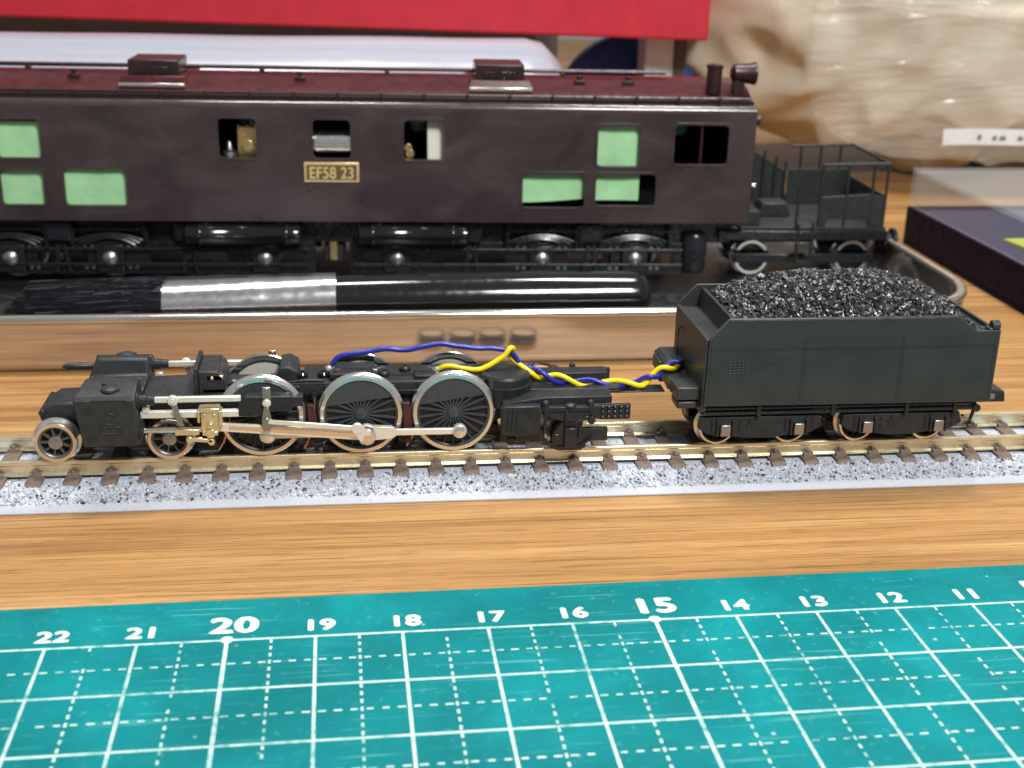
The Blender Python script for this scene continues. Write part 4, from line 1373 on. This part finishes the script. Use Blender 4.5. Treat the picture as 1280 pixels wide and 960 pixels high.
    def truck(x0, x1, axles):
        fr = None
        for s in (0, 1):
            a, b = (0.42, 0.56) if s == 0 else (W - 0.56, W - 0.42)
            loops = [[(x0, 0.30), (x1, 0.30), (x1, 1.02), (x0, 1.02)]]
            for p, q in zip([x0] + axles, axles + [x1]):
                if q - p > 1.0:
                    mid = (p + q) / 2
                    loops.append(rrect(mid - (q - p) * 0.26, mid + (q - p) * 0.26, 0.50, 0.80, 0.1, 4))
            me = holed_plate(loops, 0.06, 0.01)
            me.transform(Matrix.Rotation(rad(90), 4, 'X'))
            fr = link('truck_frame', me, 'truck_black', t, 0, 30)
            fr.location = (0, (a + b) / 2, 0)
            yo, sg = (0.42, -1) if s == 0 else (W - 0.42, 1)
            if s == 1:
                continue
            for ax in axles:
                m = MB().box(ax - 0.30, ax + 0.30, 0.28, 0.42, 0.34, 0.98)
                m.build('axle_box', 'truck_black', t, 0.03)
                MB().lathe([(0, 0.17), (0.05, 0.16), (0.10, 0.10), (0.12, 0.03)], (ax, 0.28, 0.68), 'y', 18, False, -1).build('axle_cap', 'zinc', t)
                if ax in (-7.40, -10.35):
                    continue
                # leaf spring between two hangers
                pts = [(ax - 0.75 + 1.5 * k / 10, 0.36, 1.06 + 0.16 * (1 - (k / 5 - 1) ** 2)) for k in range(11)]
                for j in range(3):
                    q = [(p[0] * 1.0 + (ax - p[0]) * 0.14 * j, p[1], p[2] - 0.045 * j) for p in pts]
                    MB().tube(q, 0.032, 6).build('leaf_spring', 'truck_black', t)
                MB().box(ax - 0.80, ax + 0.80, 0.30, 0.38, 1.30, 1.35).build('equalizer', 'truck_black', t, 0.01)
                for dx in (-0.80, 0.80):
                    m = MB().cyl((ax + dx, 0.34, 0), 0.05, 0.92, 1.44, 'z', 10).cyl((ax + dx, 0.34, 0), 0.075, 1.22, 1.28, 'z', 10).cyl((ax + dx, 0.34, 0), 0.075, 1.05, 1.1, 'z', 10)
                    m.build('spring_hanger', 'truck_black', t)
                m = MB()
                for dx in (-0.55, -0.40, 0.40, 0.55):
                    m.cyl((ax + dx, 0.42, 0.92), 0.04, -0.04, 0.02, 'y', 8).cyl((ax + dx, 0.42, 0.44), 0.04, -0.04, 0.02, 'y', 8)
                m.build('frame_bolts', 'zinc', t)['kind'] = 'stuff'
                wheel(t, 'driving_wheel', ax, 0.74, 0.60, 0, 'zinc', 'truck_black', 12, y0=0.78, width=0.26, ring=0.08, tc=W / 2)
            for p, q in zip(axles, axles[1:]):
                mid = (p + q) / 2
                if q - p > 1.7:
                    MB().box(mid - 0.28, mid + 0.28, 0.24, 0.46, 1.06, 1.52).build('sand_box', 'truck_black', t, 0.06)
                m = MB().bar((mid - 0.1, 0.35), (mid - 0.02, 0.98), 0.05, 0.05, 0.26, 0.36).bar((mid + 0.2, 0.35), (mid + 0.1, 0.98), 0.04, 0.04, 0.26, 0.36).cyl((mid, 0, 0.72), 0.08, 0.24, 0.36, 'y', 12)
                m.build('brake_lever', 'truck_black', t, 0.01)
            MB().cyl((0, 0.26, 0.56), 0.03, x0 + 0.1, x1 - 0.1, 'x', 8).build('brake_rod', 'truck_black', t)
            MB().cyl((0, 0.30, 0.90), 0.025, x0 + 0.1, x1 - 0.1, 'x', 8).build('sand_pipe', 'truck_black', t)
    truck(-8.45, -0.75, [-7.40, -4.10, -1.95])
    truck(-17.3, -9.25, [-15.9, -13.75, -10.35])
    for x in (-8.84,):
        MB().box(x - 0.22, x + 0.22, 0.7, 2.8, 0.5, 0.9).build('truck_link', 'deck_grey', t, 0.03)
        MB().box(x - 0.10, x + 0.10, 0.6, 0.75, 0.55, 1.4).build('link_pin', 'brass', t, 0.03)
    # small box and step by the cab
    MB().lathe([(0.35, 0.24), (0.40, 0.30), (1.20, 0.30), (1.26, 0.26), (1.28, 0.1)], (-0.55, 0.50, 0), 'z', 20).build('air_cylinder', 'truck_black', t)

    # ---- leading truck and deck at the right end
    MB().box(0.0, 3.95, 0.35, 0.55, 1.12, 1.34).build('deck_beam', 'truck_black', t, 0.02)
    MB().box(0.0, 3.95, W - 0.55, W - 0.35, 1.12, 1.34).build('deck_beam', 'truck_black', t, 0.02)
    MB().box(3.96, 4.0, 0.35, W - 0.35, 1.0, 1.34).build('end_beam', 'truck_black', t, 0.02)
    MB().box(0.5, 3.95, 0.40, W - 0.40, 1.34, 1.42).build('deck_plate', 'deck_grey', t, 0.01)
    for x in (0.95, 3.38):
        for s in (0, 1):
            wheel(t, 'leading_wheel', x, 0.58, 0.42, s, 'bright_nickel', 'truck_black', 10, y0=0.88, width=0.26, ring=0.08, tc=W / 2, solid=True, hub=0.14)
        MB().cyl((x, 0, 0.58), 0.08, 1.1, W - 1.1, 'y', 14).build('axle', 'truck_black', t)
    for s in (0, 1):
        y0 = 0.66 if s == 0 else W - 0.80
        MB().box(0.5, 3.85, y0, y0 + 0.10, 0.50, 0.72).build('leading_truck_frame', 'truck_black', t, 0.02)
    # near side: plates and posts
    def post(x, y, z0, z1, mat='deck_grey', r=0.035):
        MB().cyl((x, y, 0), r, z0, z1, 'z', 8).build('railing_post', mat, t)
    MB().prism([(2.34, 1.42), (2.34, 2.12), (3.55, 2.20), (3.90, 2.10), (3.90, 1.42), (3.60, 1.42), (3.55, 1.60), (2.55, 1.60), (2.5, 1.42)], 0.44, 0.50).build('railing_panel', 'deck_grey', t, 0.015)
    for x in (2.34, 2.95, 3.55, 3.88):
        post(x, 0.46, 1.40, 2.86)
    MB().tube([(2.34, 0.46, 2.86), (3.88, 0.46, 2.90), (3.90, 1.75, 2.90), (3.88, W - 0.46, 2.90), (2.34, W - 0.46, 2.86)], 0.04, 8).build('railing_top', 'deck_grey', t)
    post(1.86, 0.36, 0.55, 1.50)
    post(2.20, 0.36, 0.55, 1.55)
    post(1.80, 0.40, 1.40, 2.40)
    for z in (0.6, 0.95):
        MB().box(1.84, 2.22, 0.30, 0.48, z, z + 0.05).build('deck_step', 'deck_grey', t, 0.01)
    # far side: ribbed plate stepping down from the cab
    MB().prism([(0.62, 1.42), (0.62, 3.02), (1.1, 2.92), (2.2, 2.25), (2.3, 1.42)], 2.95, 3.02).build('railing_panel', 'deck_grey', t, 0.015)
    for k, x in enumerate((0.75, 1.05, 1.35, 1.65, 1.95, 2.2)):
        post(x, 2.92, 1.42, 3.05 - 0.45 * max(0, x - 1.0))
    for x in (2.6, 3.1, 3.6):
        post(x, W - 0.46, 1.42, 2.88)
    MB().box(2.3, 3.88, W - 0.50, W - 0.44, 1.42, 2.30).build('railing_panel', 'deck_grey', t, 0.015)
    MB().box(3.86, 3.92, 0.52, W - 0.52, 1.42, 2.15).build('railing_panel', 'deck_grey', t, 0.015)
    MB().box(0.62, 1.0, 0.6, 2.9, 1.42, 1.75).build('deck_step', 'deck_grey', t, 0.02)
    MB().prism([(1.2, 1.42), (1.3, 1.75), (1.9, 1.75), (2.0, 1.42)], 1.5, 2.1).build('deck_locker', 'deck_grey', t, 0.03)
    m = MB().lathe([(3.98, 0.16), (4.30, 0.16), (4.32, 0.28), (4.40, 0.28)], (0, 0.95, 1.0), 'x', 18)
    m.build('buffer', 'truck_black', t)
    m = MB().lathe([(3.98, 0.16), (4.30, 0.16), (4.32, 0.28), (4.40, 0.28)], (0, 2.55, 1.0), 'x', 18)
    m.build('buffer', 'truck_black', t)


build_electric()


# ================================================================== things behind
def build_background():
    # white plastic roll
    m = MB()
    n, seg = 60, 48
    rings = []
    for i in range(n + 1):
        u = i / n
        x = -24 + 27.9 * u
        k = 1.0
        if x > 2.4:
            k = max(0.12, (1 - ((x - 2.4) / 1.5) ** 2.6)) ** 0.5
        rings.append([])
        for a in range(seg):
            th = 2 * math.pi * a / seg
            r = 2.46 * k + 0.05 * noise.noise(Vector((x * 0.22, math.cos(th) * 1.6, math.sin(th) * 1.6)))
            rings[-1].append(m.bm.verts.new((x, 18.6 + r * math.cos(th), max(0.0, 2.46 * (0.9 + 0.1 * k) + r * math.sin(th)))))
    for A, B in zip(rings, rings[1:]):
        for k in range(seg):
            m.bm.faces.new((A[k], A[(k + 1) % seg], B[(k + 1) % seg], B[k]))
    m.bm.faces.new(rings[0])
    m.bm.faces.new(rings[-1])
    o = m.build('plastic_roll', 'white_film', None, 0, 180)
    tag(o, 'white glossy plastic roll lying behind the electric locomotive', 'roll')
    # red box resting on two boxes
    t = thing('red_box', 'large red paper-covered box across the top left', 'box', (8.05, 20.2, 4.78), rad(-13.6), local=True)
    MB().box(-34, 0, 0, 3.5, 0, 2.2).build('box_tray', 'red_box_paper', t, 0.08)
    MB().box(-34.15, 0.12, -0.12, 3.62, 2.0, 3.2).build('box_lid', 'red_box_paper', t, 0.1)
    o = MB().box(-18, 5.2, 0, 9, 0, 4.775).build('storage_box', 'grey_box_card', None, 0.05)
    o.location = (-1.2, 27.0, 0)
    o.rotation_euler = (0, 0, rad(-13.6))
    tag(o, 'dark grey-brown cardboard box supporting the red box', 'box')
    t = thing('white_carton', 'white carton with dark edge under the red box corner', 'carton', (6.9, 22.0, 0), rad(-6), local=True)
    MB().box(-0.25, 0.62, 0, 2.0, 0, 4.72).build('carton_body', 'white_carton', t, 0.03)
    MB().box(0.63, 1.00, -0.05, 2.0, 0, 4.68).build('carton_flap', 'grey_box_card', t, 0.02)
    o = MB().lathe([(-0.3, 2.2), (-0.25, 2.3), (0.25, 2.3), (0.3, 2.2)], (0, 0, 0), 'y', 64).build('round_lid', 'blue_print', None)
    o.location = (6.75, 24.6, 2.3)
    tag(o, 'round dark blue lid standing on edge behind the white carton', 'lid')

    # kraft paper bag
    def pillow(name, c, rx, ry, rz, mat, amp, freq, ex, seed, nu=110, nv=64, crease=0.5):
        m = MB()
        rings = []

        def sp(v, e):
            return math.copysign(abs(v) ** e, v)
        for j in range(1, nv):
            ph = math.pi * j / nv - math.pi / 2
            ring = []
            for i in range(nu):
                th = 2 * math.pi * i / nu
                d = Vector((sp(math.cos(ph), ex) * sp(math.cos(th), ex), sp(math.cos(ph), ex) * sp(math.sin(th), ex), sp(math.sin(ph), ex)))
                p = Vector((d.x * rx, d.y * ry, d.z * rz))
                q = (p + Vector((seed, seed, seed))) * freq
                h = noise.noise(q) * 0.6 + noise.noise(q * 2.3) * 0.3
                cr = abs(noise.noise(q * 1.3 + Vector((9, 2, 4)))) + 0.5 * abs(noise.noise(q * 2.9))
                p += d.normalized() * amp * (h - crease * cr)
                p += Vector(c)
                p.z = max(0.003, p.z)
                ring.append(m.bm.verts.new(p))
            rings.append(ring)
        for A, B in zip(rings, rings[1:]):
            for k in range(nu):
                m.bm.faces.new((A[k], A[(k + 1) % nu], B[(k + 1) % nu], B[k]))
        m.bm.faces.new(rings[0])
        m.bm.faces.new(rings[-1])
        return m.build(name, mat, None, 0, 180)
    o = pillow('paper_bag', (19.2, 25.6, 6.9), 12.2, 5.4, 6.9, 'kraft_paper', 0.9, 0.19, 0.95, 3.3, 200, 110, 1.4)
    tag(o, 'large crumpled tan kraft paper bag filling the top right corner', 'paper bag')
    t = thing('plastic_bag', 'clear crumpled plastic bag with a printed white seal in front of the paper bag', 'plastic bag', (17.5, 19.9, 1.4))
    o = pillow('bag_film', (18.2, 20.0, 4.3), 7.4, 0.9, 2.9, 'clear_film', 0.55, 0.22, 0.6, 8.1, 160, 80, 1.2)
    attach(o, t)
    m = MB()
    for i in range(25):
        pass
    vs, fs = [], []
    for i in range(31):
        u = i / 30
        x = 14.9 + 6 * u
        for z, dy in ((2.05, 0), (2.50, 0.05)):
            yy = 18.75 + 0.10 * math.sin(u * 9) + dy
            vs += [(x, yy, z), (x, yy + 0.04, z)]
    for i in range(30):
        q = i * 4
        fs += [(q, q + 4, q + 6, q + 2), (q + 1, q + 3, q + 7, q + 5), (q, q + 1, q + 5, q + 4), (q + 2, q + 6, q + 7, q + 3)]
    fs += [(0, 2, 3, 1), (120, 121, 123, 122)]
    sl = m.poly(vs, fs).build('bag_seal', 'white_carton', t, 0, 60)
    random.seed(21)
    m = MB()
    x = 16.0
    while x < 20.3:
        wd = random.uniform(0.08, 0.2)
        u = (x - 14.9) / 6
        yy = 18.73 + 0.10 * math.sin(u * 9)
        m.box(x, x + wd, yy - 0.015, yy, 2.2, 2.2 + random.choice((0.12, 0.15)))
        x += wd + random.choice((0.07, 0.09, 0.35))
    m.build('seal_print', 'grey_ink', sl)['kind'] = 'stuff'

    # storage case on the right
    t = thing('storage_case', 'navy storage case with clear lid at the right edge', 'case', (16, 10, 0))
    x0, x1, y0, y1 = 12.48, 21.5, 3.0, 15.3
    m = MB().box(x0, x1, y0, y1, 0.003, 0.12).box(x0, x0 + 0.15, y0, y1, 0.12, 1.02).box(x1 - 0.15, x1, y0, y1, 0.12, 1.02).box(x0 + 0.15, x1 - 0.15, y0, y0 + 0.15, 0.12, 1.02).box(x0 + 0.15, x1 - 0.15, y1 - 0.15, y1, 0.12, 1.02)
    m.build('case_base', 'navy_case', t, 0.03)
    m = MB().box(x0 + 0.02, x0 + 0.12, y0 + 0.02, y1 - 0.02, 1.03, 1.95).box(x1 - 0.12, x1 - 0.02, y0 + 0.02, y1 - 0.02, 1.03, 1.95).box(x0 + 0.12, x1 - 0.12, y0 + 0.02, y0 + 0.12, 1.03, 1.95).box(x0 + 0.12, x1 - 0.12, y1 - 0.12, y1 - 0.02, 1.03, 1.95).box(x0 + 0.02, x1 - 0.02, y0 + 0.02, y1 - 0.02, 1.955, 2.05)
    m.build('case_lid', 'clear_lid', t, 0.03)
    MB().box(x0 + 0.2, x1 - 0.2, y0 + 0.2, y1 - 0.2, 0.13, 0.95).build('foam_insert', 'navy_foam', t, 0.05)
    o = MB().box(0, 4.5, 0, 2.0, 0, 0.06).build('label_card', 'lime_paper', None, 0.01)
    o.location = (13.6, 9.6, 0.953)
    o.rotation_euler = (0, 0, rad(8))
    tag(o, 'lime yellow card lying inside the navy case', 'card')
    o = MB().box(0, 4.5, 0, 1.6, 0, 0.08).build('label_card', 'pale_paper', None, 0.01)
    o.location = (13.9, 7.6, 0.953)
    o.rotation_euler = (0, 0, rad(8))
    tag(o, 'pale card beside the lime one inside the navy case', 'card')


build_background()
for o in bpy.data.objects:
    if '_world' in o:
        del o['_world']
